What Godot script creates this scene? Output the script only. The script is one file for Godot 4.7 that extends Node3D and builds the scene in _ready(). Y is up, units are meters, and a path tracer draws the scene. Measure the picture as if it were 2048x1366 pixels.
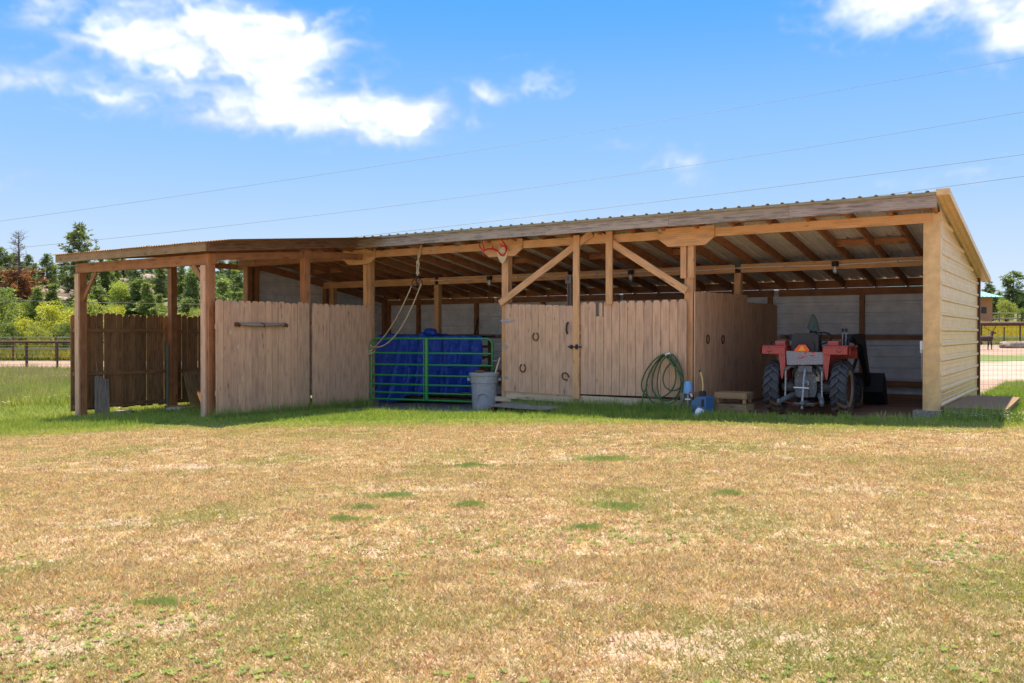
extends Node3D

# ---------------------------------------------------------------- mesh building
class MB:
	var v := PackedVector3Array()
	var n := PackedVector3Array()
	var u := PackedVector2Array()
	var c := PackedColorArray()
	var col := Color(1, 1, 1)
	func tri(a: Vector3, b: Vector3, d: Vector3, na: Vector3, nb: Vector3, nd: Vector3, ua := Vector2.ZERO, ub := Vector2.ZERO, ud := Vector2.ZERO) -> void:
		v.push_back(a); n.push_back(na); u.push_back(ua); c.push_back(col)
		if (b - a).cross(d - a).dot(na + nb + nd) > 0.0:
			v.push_back(d); n.push_back(nd); u.push_back(ud); c.push_back(col)
			v.push_back(b); n.push_back(nb); u.push_back(ub); c.push_back(col)
		else:
			v.push_back(b); n.push_back(nb); u.push_back(ub); c.push_back(col)
			v.push_back(d); n.push_back(nd); u.push_back(ud); c.push_back(col)
	func face(p: Array, out: Vector3, uv: Array = []) -> void:
		var nn: Vector3 = (p[1] - p[0]).cross(p[2] - p[0])
		if nn.length_squared() < 1e-14 and p.size() > 3:
			nn = (p[2] - p[0]).cross(p[3] - p[0])
		nn = nn.normalized()
		if nn.dot(out) < 0.0:
			nn = -nn
		for i in range(1, p.size() - 1):
			if uv.size():
				tri(p[0], p[i], p[i + 1], nn, nn, nn, uv[0], uv[i], uv[i + 1])
			else:
				tri(p[0], p[i], p[i + 1], nn, nn, nn)
	func box(ce: Vector3, s: Vector3, b := Basis.IDENTITY) -> void:
		var h := s * 0.5
		for ax in 3:
			for sg in [-1.0, 1.0]:
				var o := Vector3.ZERO
				o[ax] = sg
				var a1 := (ax + 1) % 3
				var a2 := (ax + 2) % 3
				var q := []
				var uq := []
				for k in [[-1, -1], [1, -1], [1, 1], [-1, 1]]:
					var t := Vector3.ZERO
					t[ax] = sg * h[ax]
					t[a1] = k[0] * h[a1]
					t[a2] = k[1] * h[a2]
					q.append(ce + b * t)
					uq.append(Vector2(t[a1], t[a2]))
				face(q, b * o, uq)
	# a bar along y from 0 to l, w wide in x, d deep in z, uv in metres (u across, v along)
	func bar(l: float, w: float, d: float, off := Vector2.ZERO, xf := Transform3D.IDENTITY) -> void:
		var x := w * 0.5
		var z := d * 0.5
		var cs := [Vector2(-x, -z), Vector2(x, -z), Vector2(x, z), Vector2(-x, z)]
		var run := 0.0
		for i in 4:
			var p: Vector2 = cs[i]
			var q: Vector2 = cs[(i + 1) % 4]
			var e: float = p.distance_to(q)
			var o2: Vector2 = (p + q) * 0.5
			face([xf * Vector3(p.x, 0, p.y), xf * Vector3(q.x, 0, q.y), xf * Vector3(q.x, l, q.y), xf * Vector3(p.x, l, p.y)], xf.basis * Vector3(o2.x / max(x, 1e-5) if absf(o2.x) > 1e-6 else 0.0, 0, o2.y / max(z, 1e-5) if absf(o2.y) > 1e-6 else 0.0),
				[off + Vector2(run, 0), off + Vector2(run + e, 0), off + Vector2(run + e, l), off + Vector2(run, l)])
			run += e
		for y in [0.0, l]:
			face([xf * Vector3(-x, y, -z), xf * Vector3(x, y, -z), xf * Vector3(x, y, z), xf * Vector3(-x, y, z)], xf.basis * Vector3(0, 1 if y > 0.0 else -1, 0),
				[off + Vector2(0, 0), off + Vector2(w, 0), off + Vector2(w, d * 0.2), off + Vector2(0, d * 0.2)])
	func tube(p: Array, r: Array, sides := 8, cap := true) -> void:
		var m := p.size()
		var t0: Vector3 = (p[1] - p[0]).normalized()
		var side: Vector3 = t0.cross(Vector3.UP if absf(t0.y) < 0.9 else Vector3.RIGHT).normalized()
		var pr := []
		var pd := []
		var along := 0.0
		for i in m:
			var t: Vector3 = ((p[min(i + 1, m - 1)] - p[max(i - 1, 0)]) as Vector3).normalized()
			side = (side - t * side.dot(t)).normalized()
			var up := t.cross(side)
			var ring := []
			var dirs := []
			var rr: float = r[min(i, r.size() - 1)]
			for k in sides:
				var an := TAU * k / sides
				var dv := side * cos(an) + up * sin(an)
				dirs.append(dv)
				ring.append(p[i] + dv * rr)
			if i > 0:
				var step: float = p[i].distance_to(p[i - 1])
				for k in sides:
					var k2 := (k + 1) % sides
					var ua := Vector2(float(k) / sides, along)
					var ub := Vector2(float(k + 1) / sides, along)
					var uc := Vector2(float(k + 1) / sides, along + step)
					var ud := Vector2(float(k) / sides, along + step)
					tri(pr[k], pr[k2], ring[k2], pd[k], pd[k2], dirs[k2], ua, ub, uc)
					tri(pr[k], ring[k2], ring[k], pd[k], dirs[k2], dirs[k], ua, uc, ud)
				along += step
			if cap and (i == 0 or i == m - 1):
				face(ring, -t if i == 0 else t)
			pr = ring
			pd = dirs
	# profile of Vector2(radius, height) turned about y
	func lathe(pf: Array, sides := 24, xf := Transform3D.IDENTITY, a0 := 0.0, a1 := TAU) -> void:
		for i in pf.size() - 1:
			var p: Vector2 = pf[i]
			var q: Vector2 = pf[i + 1]
			var e := q - p
			if e.length() < 1e-6:
				continue
			var nr := Vector2(e.y, -e.x).normalized()
			for k in sides:
				var s0 := a0 + (a1 - a0) * k / sides
				var s1 := a0 + (a1 - a0) * (k + 1) / sides
				var d0 := Vector3(cos(s0), 0, sin(s0))
				var d1 := Vector3(cos(s1), 0, sin(s1))
				var A := xf * (d0 * p.x + Vector3(0, p.y, 0))
				var B := xf * (d1 * p.x + Vector3(0, p.y, 0))
				var C := xf * (d1 * q.x + Vector3(0, q.y, 0))
				var D := xf * (d0 * q.x + Vector3(0, q.y, 0))
				var n0 := (xf.basis * (d0 * nr.x + Vector3(0, nr.y, 0))).normalized()
				var n1 := (xf.basis * (d1 * nr.x + Vector3(0, nr.y, 0))).normalized()
				if p.x > 1e-6:
					tri(A, B, C, n0, n1, n1, Vector2(s0, p.y), Vector2(s1, p.y), Vector2(s1, q.y))
				if q.x > 1e-6:
					tri(A, C, D, n0, n1, n0, Vector2(s0, p.y), Vector2(s1, q.y), Vector2(s0, q.y))
	# polygon in xy, from z0 to z1
	func prism(poly: PackedVector2Array, z0: float, z1: float, xf := Transform3D.IDENTITY, off := Vector2.ZERO) -> void:
		var ix := Geometry2D.triangulate_polygon(poly)
		for zz in [z0, z1]:
			var nn := xf.basis * Vector3(0, 0, -1 if zz == min(z0, z1) else 1)
			for k in range(0, ix.size(), 3):
				var a := poly[ix[k]]
				var b := poly[ix[k + 1]]
				var d := poly[ix[k + 2]]
				tri(xf * Vector3(a.x, a.y, zz), xf * Vector3(b.x, b.y, zz), xf * Vector3(d.x, d.y, zz), nn, nn, nn, off + a, off + b, off + d)
		var cw := Geometry2D.is_polygon_clockwise(poly)
		for i in poly.size():
			var a := poly[i]
			var b := poly[(i + 1) % poly.size()]
			var e := b - a
			var o := Vector2(-e.y, e.x) if cw else Vector2(e.y, -e.x)
			face([xf * Vector3(a.x, a.y, z0), xf * Vector3(b.x, b.y, z0), xf * Vector3(b.x, b.y, z1), xf * Vector3(a.x, a.y, z1)], xf.basis * Vector3(o.x, o.y, 0),
				[off + a, off + b, off + b + Vector2(0.02, 0), off + a + Vector2(0.02, 0)])
	# smooth sheet from a table of points [row][column]
	func sheet(g: Array) -> void:
		var nv := g.size()
		var nu: int = g[0].size()
		var nn := []
		for j in nv:
			var row := []
			for i in nu:
				var du: Vector3 = g[j][min(i + 1, nu - 1)] - g[j][max(i - 1, 0)]
				var dv: Vector3 = g[min(j + 1, nv - 1)][i] - g[max(j - 1, 0)][i]
				row.append(du.cross(dv).normalized())
			nn.append(row)
		for j in nv - 1:
			for i in nu - 1:
				var ua := Vector2(i, j) / 10.0
				tri(g[j][i], g[j][i + 1], g[j + 1][i + 1], nn[j][i], nn[j][i + 1], nn[j + 1][i + 1], ua, ua + Vector2(0.1, 0), ua + Vector2(0.1, 0.1))
				tri(g[j][i], g[j + 1][i + 1], g[j + 1][i], nn[j][i], nn[j + 1][i + 1], nn[j + 1][i], ua, ua + Vector2(0.1, 0.1), ua + Vector2(0, 0.1))
	func done() -> ArrayMesh:
		var arr := []
		arr.resize(Mesh.ARRAY_MAX)
		arr[Mesh.ARRAY_VERTEX] = v
		arr[Mesh.ARRAY_NORMAL] = n
		arr[Mesh.ARRAY_TEX_UV] = u
		arr[Mesh.ARRAY_COLOR] = c
		var m := ArrayMesh.new()
		m.add_surface_from_arrays(Mesh.PRIMITIVE_TRIANGLES, arr)
		return m

var rng := RandomNumberGenerator.new()
var M := {}
var S: Transform3D          # barn frame: x along the front (0 at the right corner post), z towards the yard
var taken := {}
const CAM_H := 1.175

func rnd(a: float, b: float) -> float:
	return rng.randf_range(a, b)

func numbered(called: String) -> String:
	if not taken.has(called):
		taken[called] = 0
		return called
	taken[called] += 1
	return "%s_%03d" % [called, taken[called]]

func thing(called: String, label: String, category: String, xf := Transform3D.IDENTITY, group := "") -> Node3D:
	var o := Node3D.new()
	o.name = numbered(called)
	add_child(o)
	o.transform = xf
	o.set_meta("label", label)
	o.set_meta("category", category)
	if group != "":
		o.set_meta("group", group)
	return o

func part(parent: Node, called: String, mb, mat: Material, xf := Transform3D.IDENTITY) -> MeshInstance3D:
	var o := MeshInstance3D.new()
	o.name = called
	o.mesh = mb.done() if mb is MB else mb
	o.material_override = null
	for i in o.mesh.get_surface_count():
		o.set_surface_override_material(i, mat)
	parent.add_child(o, true)
	o.transform = xf
	return o

func solo(called: String, mb, mat: Material, label: String, category: String, xf := Transform3D.IDENTITY, group := "") -> MeshInstance3D:
	var o := part(self, numbered(called), mb, mat, xf)
	o.set_meta("label", label)
	o.set_meta("category", category)
	if group != "":
		o.set_meta("group", group)
	return o

func lin(r: float, g: float, b: float) -> Color:
	return Color(r, g, b).linear_to_srgb()

func mat(r: float, g: float, b: float, rough := 0.8, metal := 0.0, tex: Texture2D = null, sc := Vector3.ONE, bump: Texture2D = null, bump_cm := 0.0, tri := false) -> StandardMaterial3D:
	var m := StandardMaterial3D.new()
	m.albedo_color = lin(r, g, b)
	m.roughness = rough
	m.metallic = metal
	m.vertex_color_use_as_albedo = true
	if tex:
		m.albedo_texture = tex
	if bump:
		m.heightmap_enabled = true
		m.heightmap_texture = bump
		m.heightmap_scale = bump_cm
	m.uv1_scale = sc
	m.uv1_triplanar = tri
	return m

# a timber from p0 to p1; side = the direction of its width w, d its depth
func timber(parent: Node, called: String, p0: Vector3, p1: Vector3, w: float, d: float, m: Material, side := Vector3.RIGHT, tint := 0.12) -> MeshInstance3D:
	var mb := MB.new()
	var y := (p1 - p0).normalized()
	var x := (side - y * side.dot(y)).normalized()
	var k := 1.0 + rnd(-tint, tint)
	mb.col = Color(k * rnd(0.97, 1.03), k, k * rnd(0.96, 1.04))
	mb.bar(p0.distance_to(p1), w, d, Vector2(rnd(0, 3), rnd(0, 5)))
	return part(parent, called, mb, m, Transform3D(Basis(x, y, x.cross(y)), p0))

# an upright fence board: foot at p, dog-eared top, w across along `side`
func board(parent: Node, called: String, p: Vector3, h: float, w: float, d: float, side: Vector3, m: Material, ear := 0.02, tint := 0.1, lean := 0.0) -> MeshInstance3D:
	var mb := MB.new()
	var k := 1.0 + rnd(-tint, tint)
	mb.col = Color(k * rnd(0.97, 1.03), k, k * rnd(0.95, 1.05))
	var x := w * 0.5
	var poly := PackedVector2Array([Vector2(-x, 0), Vector2(x, 0), Vector2(x, h - ear * 1.3), Vector2(x - ear, h), Vector2(-x + ear, h), Vector2(-x, h - ear * 1.3)])
	if ear < 0.003:
		poly = PackedVector2Array([Vector2(-x, 0), Vector2(x, 0), Vector2(x, h + rnd(-0.008, 0.008)), Vector2(-x, h + rnd(-0.008, 0.008))])
	mb.prism(poly, -d * 0.5, d * 0.5, Transform3D.IDENTITY, Vector2(rnd(0, 3), rnd(0, 5)))
	var y := (Vector3.UP + side * lean).normalized()
	var xs := (side - y * side.dot(y)).normalized()
	return part(parent, called, mb, m, Transform3D(Basis(xs, y, xs.cross(y)), p))

# ---------------------------------------------------------------- textures
func ping(t: float, p: float) -> float:
	var r := fposmod(t, 2.0 * p)
	return r if r < p else 2.0 * p - r

func grain(sd: int, dark: float, knots: int) -> ImageTexture:
	# grey wood grain, u 0.5 m wide, v 2 m long, mirrored so that it repeats
	var w := 256
	var h := 512
	var f := FastNoiseLite.new()
	f.seed = sd
	f.noise_type = FastNoiseLite.TYPE_SIMPLEX
	f.frequency = 0.11
	f.fractal_octaves = 4
	var f2 := FastNoiseLite.new()
	f2.seed = sd + 5
	f2.frequency = 0.02
	f2.fractal_octaves = 3
	var r := RandomNumberGenerator.new()
	r.seed = sd
	var ks := []
	for i in knots:
		ks.append([r.randf() * w, r.randf() * h, r.randf_range(2.5, 6.0)])
	var im := Image.create(w, h, false, Image.FORMAT_L8)
	for y in h:
		for x in w:
			var px := ping(x, w / 2.0) * 2.0
			var py := ping(y, h / 2.0)
			var wob := f2.get_noise_2d(px * 0.6, py * 0.8) * 10.0
			var g := f.get_noise_2d(px + wob, py * 0.035)
			var big := f2.get_noise_2d(px * 0.3 + 90.0, py * 0.5 + 40.0)
			var val := 0.93 + g * 0.2 * dark + big * 0.10 * dark
			for k in ks:
				var dd: float = Vector2((x - k[0]) / 1.0, (y - k[1]) / 2.0).length() / k[2]
				if dd < 1.6:
					val *= lerpf(0.72, 1.0, clampf(dd - 0.6, 0.0, 1.0))
			im.set_pixel(x, y, Color(val, val, val))
	return ImageTexture.create_from_image(im)

func cloud_tex(sd: int, freq: float, lo: float, hi: float, size := 256, oct := 5, gain := 0.55) -> ImageTexture:
	var f := FastNoiseLite.new()
	f.seed = sd
	f.frequency = freq
	f.fractal_octaves = oct
	f.fractal_gain = gain
	var im := f.get_seamless_image(size, size)
	im.convert(Image.FORMAT_L8)
	for y in size:
		for x in size:
			var g := lerpf(lo, hi, im.get_pixel(x, y).r)
			im.set_pixel(x, y, Color(g, g, g))
	return ImageTexture.create_from_image(im)

# ---------------------------------------------------------------- terrain
func along(t: Array, z: float) -> float:
	for i in t.size() - 1:
		if z <= t[i + 1][0]:
			var k: float = clampf((z - t[i][0]) / (t[i + 1][0] - t[i][0]), 0.0, 1.0)
			return lerpf(t[i][1], t[i + 1][1], k * k * (3.0 - 2.0 * k) * 0.5 + k * 0.5)
	return t[t.size() - 1][1]

const LEFT_HILL := [[20, -0.65], [38, -0.6], [55, -0.5], [62, 0.0], [75, 1.5], [100, 5.5], [140, 9.5], [200, 12.0], [420, 16.0], [900, 18.0]]
const RIGHT_RISE := [[20, -0.1], [26, -0.13], [38, 0.02], [50, 0.3], [58, 0.47], [85, 2.0], [110, 3.0], [200, 6.0], [500, 8.0], [900, 9.0]]
var bumps := FastNoiseLite.new()

# ground height at x and the distance z in front of the camera (z > 0 is ahead)
func gh(x: float, z: float) -> float:
	var p := 0.0197 * clampf(x, -14.0, 14.0) - 0.0173 * clampf(z, -5.0, 22.0)
	p -= 0.1 * smoothstep(5.0, 9.5, -x) * smoothstep(9.0, 15.0, z)
	if z > 18.0:
		var t := smoothstep(18.0, 34.0, z)
		var far := lerpf(along(LEFT_HILL, z), along(RIGHT_RISE, z), smoothstep(-0.2, 0.3, x / z))
		far += bumps.get_noise_2d(x * 1.3, z * 1.3) * 1.6 * smoothstep(60.0, 110.0, z) * smoothstep(0.1, -0.3, x / z)
		p = lerpf(p, far, t)
	p += bumps.get_noise_2d(x * 9.0, z * 9.0) * 0.03 * smoothstep(2.0, 4.0, z)
	return p

func on_ground(x: float, z: float, dy := 0.0) -> Vector3:
	return Vector3(x, gh(x, z) + dy, -z)

func floor_y(a: float, b: float) -> float:   # ground height at a place given in the barn frame
	var w := S * Vector3(a, 0, b)
	return gh(w.x, -w.z)

# the front edge of the green strip, as a distance for each x
func strip_edge(x: float) -> float:
	return along([[-20, 14.6], [-7.5, 14.4], [-2.8, 14.3], [2.2, 13.7], [5.6, 11.9], [9.0, 10.8], [20, 9.0]], x)

# ---------------------------------------------------------------- sky
func make_sky() -> ImageTexture:
	var W := 3072
	var H := 1536
	var im := Image.create(W, H, false, Image.FORMAT_RGBF)
	var top := Color(0.09, 0.355, 0.89)
	var mid := Color(0.29, 0.51, 0.83)
	var low := Color(0.60, 0.70, 0.80)
	var rows := []
	for y in H:
		var el := (0.5 - (y + 0.5) / H) * 180.0
		var cc := low
		if el > 0.0:
			cc = low.lerp(mid, smoothstep(0.0, 12.0, el)).lerp(top, smoothstep(9.0, 22.0, el)) if el < 13.0 else mid.lerp(top, smoothstep(9.0, 22.0, el))
		rows.append(cc)
		im.fill_rect(Rect2i(0, y, W, 1), cc)
	# clouds: [azimuth, elevation, half width, half height, weight] in degrees
	var bl := [
		[-18.6, 17.2, 5.4, 2.2, 1.15], [-15.0, 17.9, 3.6, 1.7, 1.0], [-22.5, 16.6, 3.4, 1.5, 0.8], [-20.4, 15.0, 1.4, 1.6, 0.5],
		[-10.6, 13.4, 5.2, 1.7, 1.1], [-7.2, 13.2, 2.8, 1.35, 1.0], [-17.6, 13.3, 3.4, 1.15, 0.95], [-14.6, 15.4, 3.2, 2.0, 0.62],
		[-29.0, 14.0, 3.8, 1.1, 0.85], [-23.5, 13.2, 1.8, 0.9, 0.6], [-24.6, 20.6, 4.8, 1.4, 0.85], [-28.0, 18.4, 1.6, 1.7, 0.85], [-30.0, 20.5, 2.2, 1.5, 0.75],
		[-1.8, 15.1, 1.0, 1.0, 0.75], [-4.6, 14.8, 1.0, 1.2, 0.5], [-8.5, 17.2, 0.8, 0.7, 0.42], [1.0, 15.7, 2.2, 1.3, 0.35],
		[25.0, 19.6, 5.2, 1.9, 1.15], [22.0, 18.2, 2.4, 1.7, 0.62], [30.4, 20.2, 4.0, 1.6, 1.1], [30.2, 16.4, 2.4, 2.0, 1.15],
		[10.6, 10.8, 1.7, 0.9, 0.5], [7.2, 11.7, 1.8, 0.6, 0.42], [11.4, 9.8, 1.1, 0.7, 0.38], [4.0, 7.0, 5.0, 0.7, 0.25], [27.0, 9.0, 4.0, 0.9, 0.25]]
	var r := RandomNumberGenerator.new()
	r.seed = 41
	for i in 165:      # the same kind of sky goes on all round
		var az := r.randf_range(38.0, 322.0)
		var el := r.randf_range(5.0, 62.0)
		var wd := r.randf_range(2.5, 8.0)
		for k in 4:
			bl.append([az + r.randf_range(-1, 1) * wd, el + r.randf_range(-1.2, 1.2), wd * r.randf_range(0.5, 1.0), r.randf_range(0.9, 2.4), r.randf_range(0.5, 1.1)])
	var f := FastNoiseLite.new()
	f.seed = 8
	f.frequency = 1.0
	f.fractal_octaves = 6
	f.fractal_gain = 0.55
	var dens := PackedFloat32Array()
	dens.resize(W * H / 2)
	for q in bl:
		var stretch: float = 1.0 / max(0.2, cos(deg_to_rad(q[1])))
		var x0 := int((q[0] - q[2] * 2.4 * stretch) / 360.0 * W)
		var x1 := int((q[0] + q[2] * 2.4 * stretch) / 360.0 * W)
		var y0: int = max(0, int((0.5 - (q[1] + q[3] * 2.4) / 180.0) * H))
		var y1: int = min(H / 2 - 1, int((0.5 - (q[1] - q[3] * 2.4) / 180.0) * H))
		for y in range(y0, y1 + 1):
			var el := (0.5 - (y + 0.5) / H) * 180.0
			var dy: float = (el - q[1]) / q[3]
			if dy < 0.0:
				dy *= 1.35       # flatter below
			for x in range(x0, x1 + 1):
				var az := (x + 0.5) / W * 360.0
				var dx: float = (az - q[0]) / (q[2] * stretch)
				var d2 := dx * dx + dy * dy
				if d2 < 5.0:
					var xi := posmod(x, W)
					dens[y * W + xi] += q[4] * exp(-d2 * 0.9)
	for y in H / 2:
		var el := (0.5 - (y + 0.5) / H) * PI
		var ce := cos(el)
		var se := sin(el)
		for x in W:
			var d := dens[y * W + x]
			if d < 0.06:
				continue
			var az := (x + 0.5) / W * TAU
			var p := Vector3(sin(az) * ce, se * 1.5, -cos(az) * ce)
			var wq := f.get_noise_3d(p.x * 9.0, p.y * 9.0, p.z * 9.0)
			var fb := f.get_noise_3d(p.x * 16.0 + wq * 1.2, p.y * 24.0 + wq, p.z * 16.0 - wq * 0.8)
			var t := minf(d, 1.25) * (1.0 + 0.35 * wq) + fb * 0.72 - 0.16
			var al := smoothstep(-0.12, 1.55, t)
			if al <= 0.0:
				continue
			var shade := clampf(0.64 + 0.42 * t + 0.3 * wq, 0.62, 1.35)
			var cc := Color(shade, shade * 1.0, shade * 1.07)
			im.set_pixel(x, y, (rows[y] as Color).lerp(cc, al * 0.97))
	return ImageTexture.create_from_image(im)

func _ready() -> void:
	rng.seed = 7
	# ------------------------------------------------ camera, sky, sun, exposure
	var cam := Camera3D.new()
	cam.name = "camera"
	add_child(cam)
	cam.position = Vector3(0, CAM_H, 0)
	cam.rotation_degrees = Vector3(-0.52, 0, 0)
	cam.fov = 42.15
	cam.near = 0.05
	cam.far = 2000.0
	var we := WorldEnvironment.new()
	we.name = "environment"
	var e := Environment.new()
	e.background_mode = Environment.BG_SKY
	var sky := Sky.new()
	var psm := PanoramaSkyMaterial.new()
	psm.panorama = make_sky()
	sky.sky_material = psm
	e.sky = sky
	e.background_energy_multiplier = 0.535
	e.tonemap_mode = Environment.TONE_MAPPER_LINEAR
	e.tonemap_exposure = 2.3
	e.sdfgi_enabled = true
	e.ssao_enabled = true
	e.ssil_enabled = true
	we.environment = e
	add_child(we)
	var sun := DirectionalLight3D.new()
	sun.name = "sun"
	sun.light_color = Color(1.0, 0.955, 0.88)
	sun.light_energy = 1.5
	sun.light_angular_distance = 0.5
	sun.shadow_enabled = true
	add_child(sun)
	sun.look_at_from_position(Vector3.ZERO, Vector3(0.04, -0.945, 0.325), Vector3.UP)   # high, from behind the barn
	# ------------------------------------------------ materials
	bumps.seed = 3
	bumps.frequency = 0.03
	bumps.fractal_octaves = 3
	var th := deg_to_rad(-33.25)
	S = Transform3D(Basis(Vector3.UP, th), Vector3(6.2, 0, -13.1))
	materials()
	print("sky and materials ", Time.get_ticks_msec())
	ground()
	print("ground ", Time.get_ticks_msec())
	barn()
	lean_to()
	picket_fence()
	print("barn ", Time.get_ticks_msec())
	tractor()
	yard_objects()
	wall_objects()
	print("objects ", Time.get_ticks_msec())
	far_things()
	print("far ", Time.get_ticks_msec())
	woods()
	print("woods ", Time.get_ticks_msec())
	grasses()
	print("grass ", Time.get_ticks_msec())

func materials() -> void:
	var g1 := grain(11, 1.0, 5)
	var g2 := grain(23, 1.5, 9)
	var g3 := grain(37, 2.2, 4)
	var us := Vector3(2.0, 0.5, 1.0)
	M.paint = mat(0.69, 0.415, 0.245, 0.75, 0, g1, us, g1, 0.25)         # brown painted boards
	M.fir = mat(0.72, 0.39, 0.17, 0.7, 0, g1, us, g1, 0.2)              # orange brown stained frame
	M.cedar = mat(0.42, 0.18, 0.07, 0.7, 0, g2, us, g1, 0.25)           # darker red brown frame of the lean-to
	M.fence = mat(0.36, 0.19, 0.08, 0.8, 0, g3, us, g1, 0.3)          # old picket fence
	M.gray = mat(0.42, 0.34, 0.265, 0.85, 0, g3, us, g3, 0.3)            # weathered fascia
	M.umber = mat(0.24, 0.135, 0.085, 0.75, 0, g3, us, g1, 0.25)         # dark stained rake board
	M.pale = mat(0.70, 0.52, 0.33, 0.75, 0, g1, us, g1, 0.2)             # pale new lumber
	M.oldply = mat(0.36, 0.22, 0.10, 0.75, 0, g2, us, g1, 0.2)
	M.weathered = mat(0.33, 0.27, 0.22, 0.85, 0, g3, us, g3, 0.4)
	var dust := cloud_tex(5, 0.02, 0.85, 1.0)
	var dust2 := cloud_tex(15, 0.035, 0.6, 1.05)
	M.tan = mat(0.78, 0.50, 0.215, 0.36, 0, dust, Vector3(0.9, 0.9, 0.9), null, 0, true)
	M.tan.metallic_specular = 0.42
	M.zinc = mat(0.88, 0.84, 0.77, 0.5, 0.0, dust, Vector3(0.6, 0.6, 0.6), null, 0, true)
	M.zinc_wall = mat(0.88, 0.86, 0.83, 0.45, 0.0, dust, Vector3(0.5, 0.5, 0.5), null, 0, true)
	M.olive = mat(0.30, 0.26, 0.15, 0.5, 0.1, dust, Vector3(0.9, 0.9, 0.9), null, 0, true)
	M.rustsheet = mat(0.30, 0.17, 0.09, 0.7, 0.1, dust2, Vector3(1.2, 1.2, 1.2), null, 0, true)
	M.concrete = mat(0.38, 0.30, 0.24, 0.9, 0, dust2, Vector3(2, 2, 2), dust2, 0.5, true)
	M.iron = mat(0.05, 0.04, 0.035, 0.6, 0.6)
	M.rust = mat(0.20, 0.075, 0.035, 0.8, 0.2, dust2, Vector3(3, 3, 3), null, 0, true)
	M.steel = mat(0.42, 0.43, 0.45, 0.4, 0.7, dust2, Vector3(3, 3, 3), null, 0, true)
	M.galv = mat(0.34, 0.34, 0.34, 0.5, 0.4)
	M.pipe = mat(0.16, 0.06, 0.04, 0.6, 0.1, dust2, Vector3(2, 2, 2), null, 0, true)
	M.green_gate = mat(0.016, 0.26, 0.055, 0.3, 0.0)
	M.green_gate.clearcoat_enabled = true
	M.green_gate.clearcoat = 0.4
	M.green_gate.clearcoat_roughness = 0.2
	var cr := FastNoiseLite.new()                    # sharp creases of a crumpled sheet
	cr.noise_type = FastNoiseLite.TYPE_CELLULAR
	cr.cellular_return_type = FastNoiseLite.RETURN_DISTANCE2_SUB
	cr.frequency = 0.03
	cr.fractal_octaves = 3
	var crease := ImageTexture.create_from_image(cr.get_seamless_image(256, 256))
	M.tarp = mat(0.018, 0.08, 0.46, 0.28, 0.0, dust, Vector3(3, 3, 3), crease, 2.2, true)
	M.rope = mat(0.52, 0.40, 0.24, 0.9)
	M.can = mat(0.39, 0.385, 0.385, 0.55, 0, dust, Vector3(2.5, 2.5, 2.5), null, 0, true)
	M.hose = mat(0.045, 0.10, 0.03, 0.4)
	M.blue = mat(0.045, 0.13, 0.28, 0.4)
	M.sky_blue = mat(0.16, 0.36, 0.62, 0.45)
	M.black = mat(0.014, 0.014, 0.016, 0.5)
	M.white = mat(0.75, 0.75, 0.73, 0.5)
	M.red_cap = mat(0.55, 0.07, 0.03, 0.5)
	M.antler = mat(0.55, 0.015, 0.015, 0.35)
	M.plaque = mat(0.72, 0.55, 0.30, 0.5, 0, g1, us)
	M.straw = mat(0.45, 0.30, 0.13, 0.85)
	M.tractor_red = mat(0.60, 0.10, 0.075, 0.5, 0, dust2, Vector3(4, 4, 4), null, 0, true)
	M.tractor_gray = mat(0.40, 0.37, 0.38, 0.6, 0.1, dust2, Vector3(5, 5, 5), null, 0, true)
	M.cast = mat(0.26, 0.25, 0.24, 0.65, 0.3, dust2, Vector3(6, 6, 6), null, 0, true)
	M.rubber = mat(0.10, 0.10, 0.105, 0.8, 0, dust2, Vector3(5, 5, 5), null, 0, true)
	M.mud = mat(0.27, 0.165, 0.095, 0.95, 0, dust2, Vector3(6, 6, 6), null, 0, true)
	M.rim = mat(0.50, 0.40, 0.26, 0.6, 0.0, dust2, Vector3(6, 6, 6), null, 0, true)
	M.loader = mat(0.018, 0.018, 0.020, 0.55, 0.2)
	M.cloth = mat(0.10, 0.14, 0.12, 0.9)
	M.glass = mat(0.75, 0.78, 0.78, 0.08)
	M.glass.transparency = BaseMaterial3D.TRANSPARENCY_ALPHA
	M.glass.albedo_color.a = 0.3
	M.bark = mat(0.13, 0.085, 0.055, 0.9)
	M.leaf = mat(1, 1, 1, 0.7)
	M.leaf.backlight_enabled = true
	M.leaf.backlight = Color(0.85, 0.9, 0.5)
	M.needle = mat(1, 1, 1, 0.6)
	M.needle.backlight_enabled = true
	M.needle.backlight = Color(0.75, 0.8, 0.45)
	M.blade = mat(1, 1, 1, 0.75)
	M.blade.backlight_enabled = true
	M.blade.backlight = Color(0.87, 0.86, 0.72)
	M.rock = mat(0.42, 0.31, 0.235, 0.95, 0, dust2, Vector3(0.5, 0.5, 0.5), dust2, 3.0, true)
	M.deer = mat(0.05, 0.02, 0.012, 0.7)
	M.stucco = mat(0.40, 0.20, 0.105, 0.9)
	M.teal = mat(0.22, 0.42, 0.38, 0.5)
	M.wire = mat(0.16, 0.15, 0.14, 0.6, 0.4)

# ---------------------------------------------------------------- ground
var spots := FastNoiseLite.new()
var fine := FastNoiseLite.new()

func bare(x: float, z: float) -> float:     # 0 turf ... 1 bare pale soil
	return smoothstep(0.16, 0.62, spots.get_noise_2d(x, z * 1.7) + 0.3 * fine.get_noise_2d(x * 1.7, z * 1.7))

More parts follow.
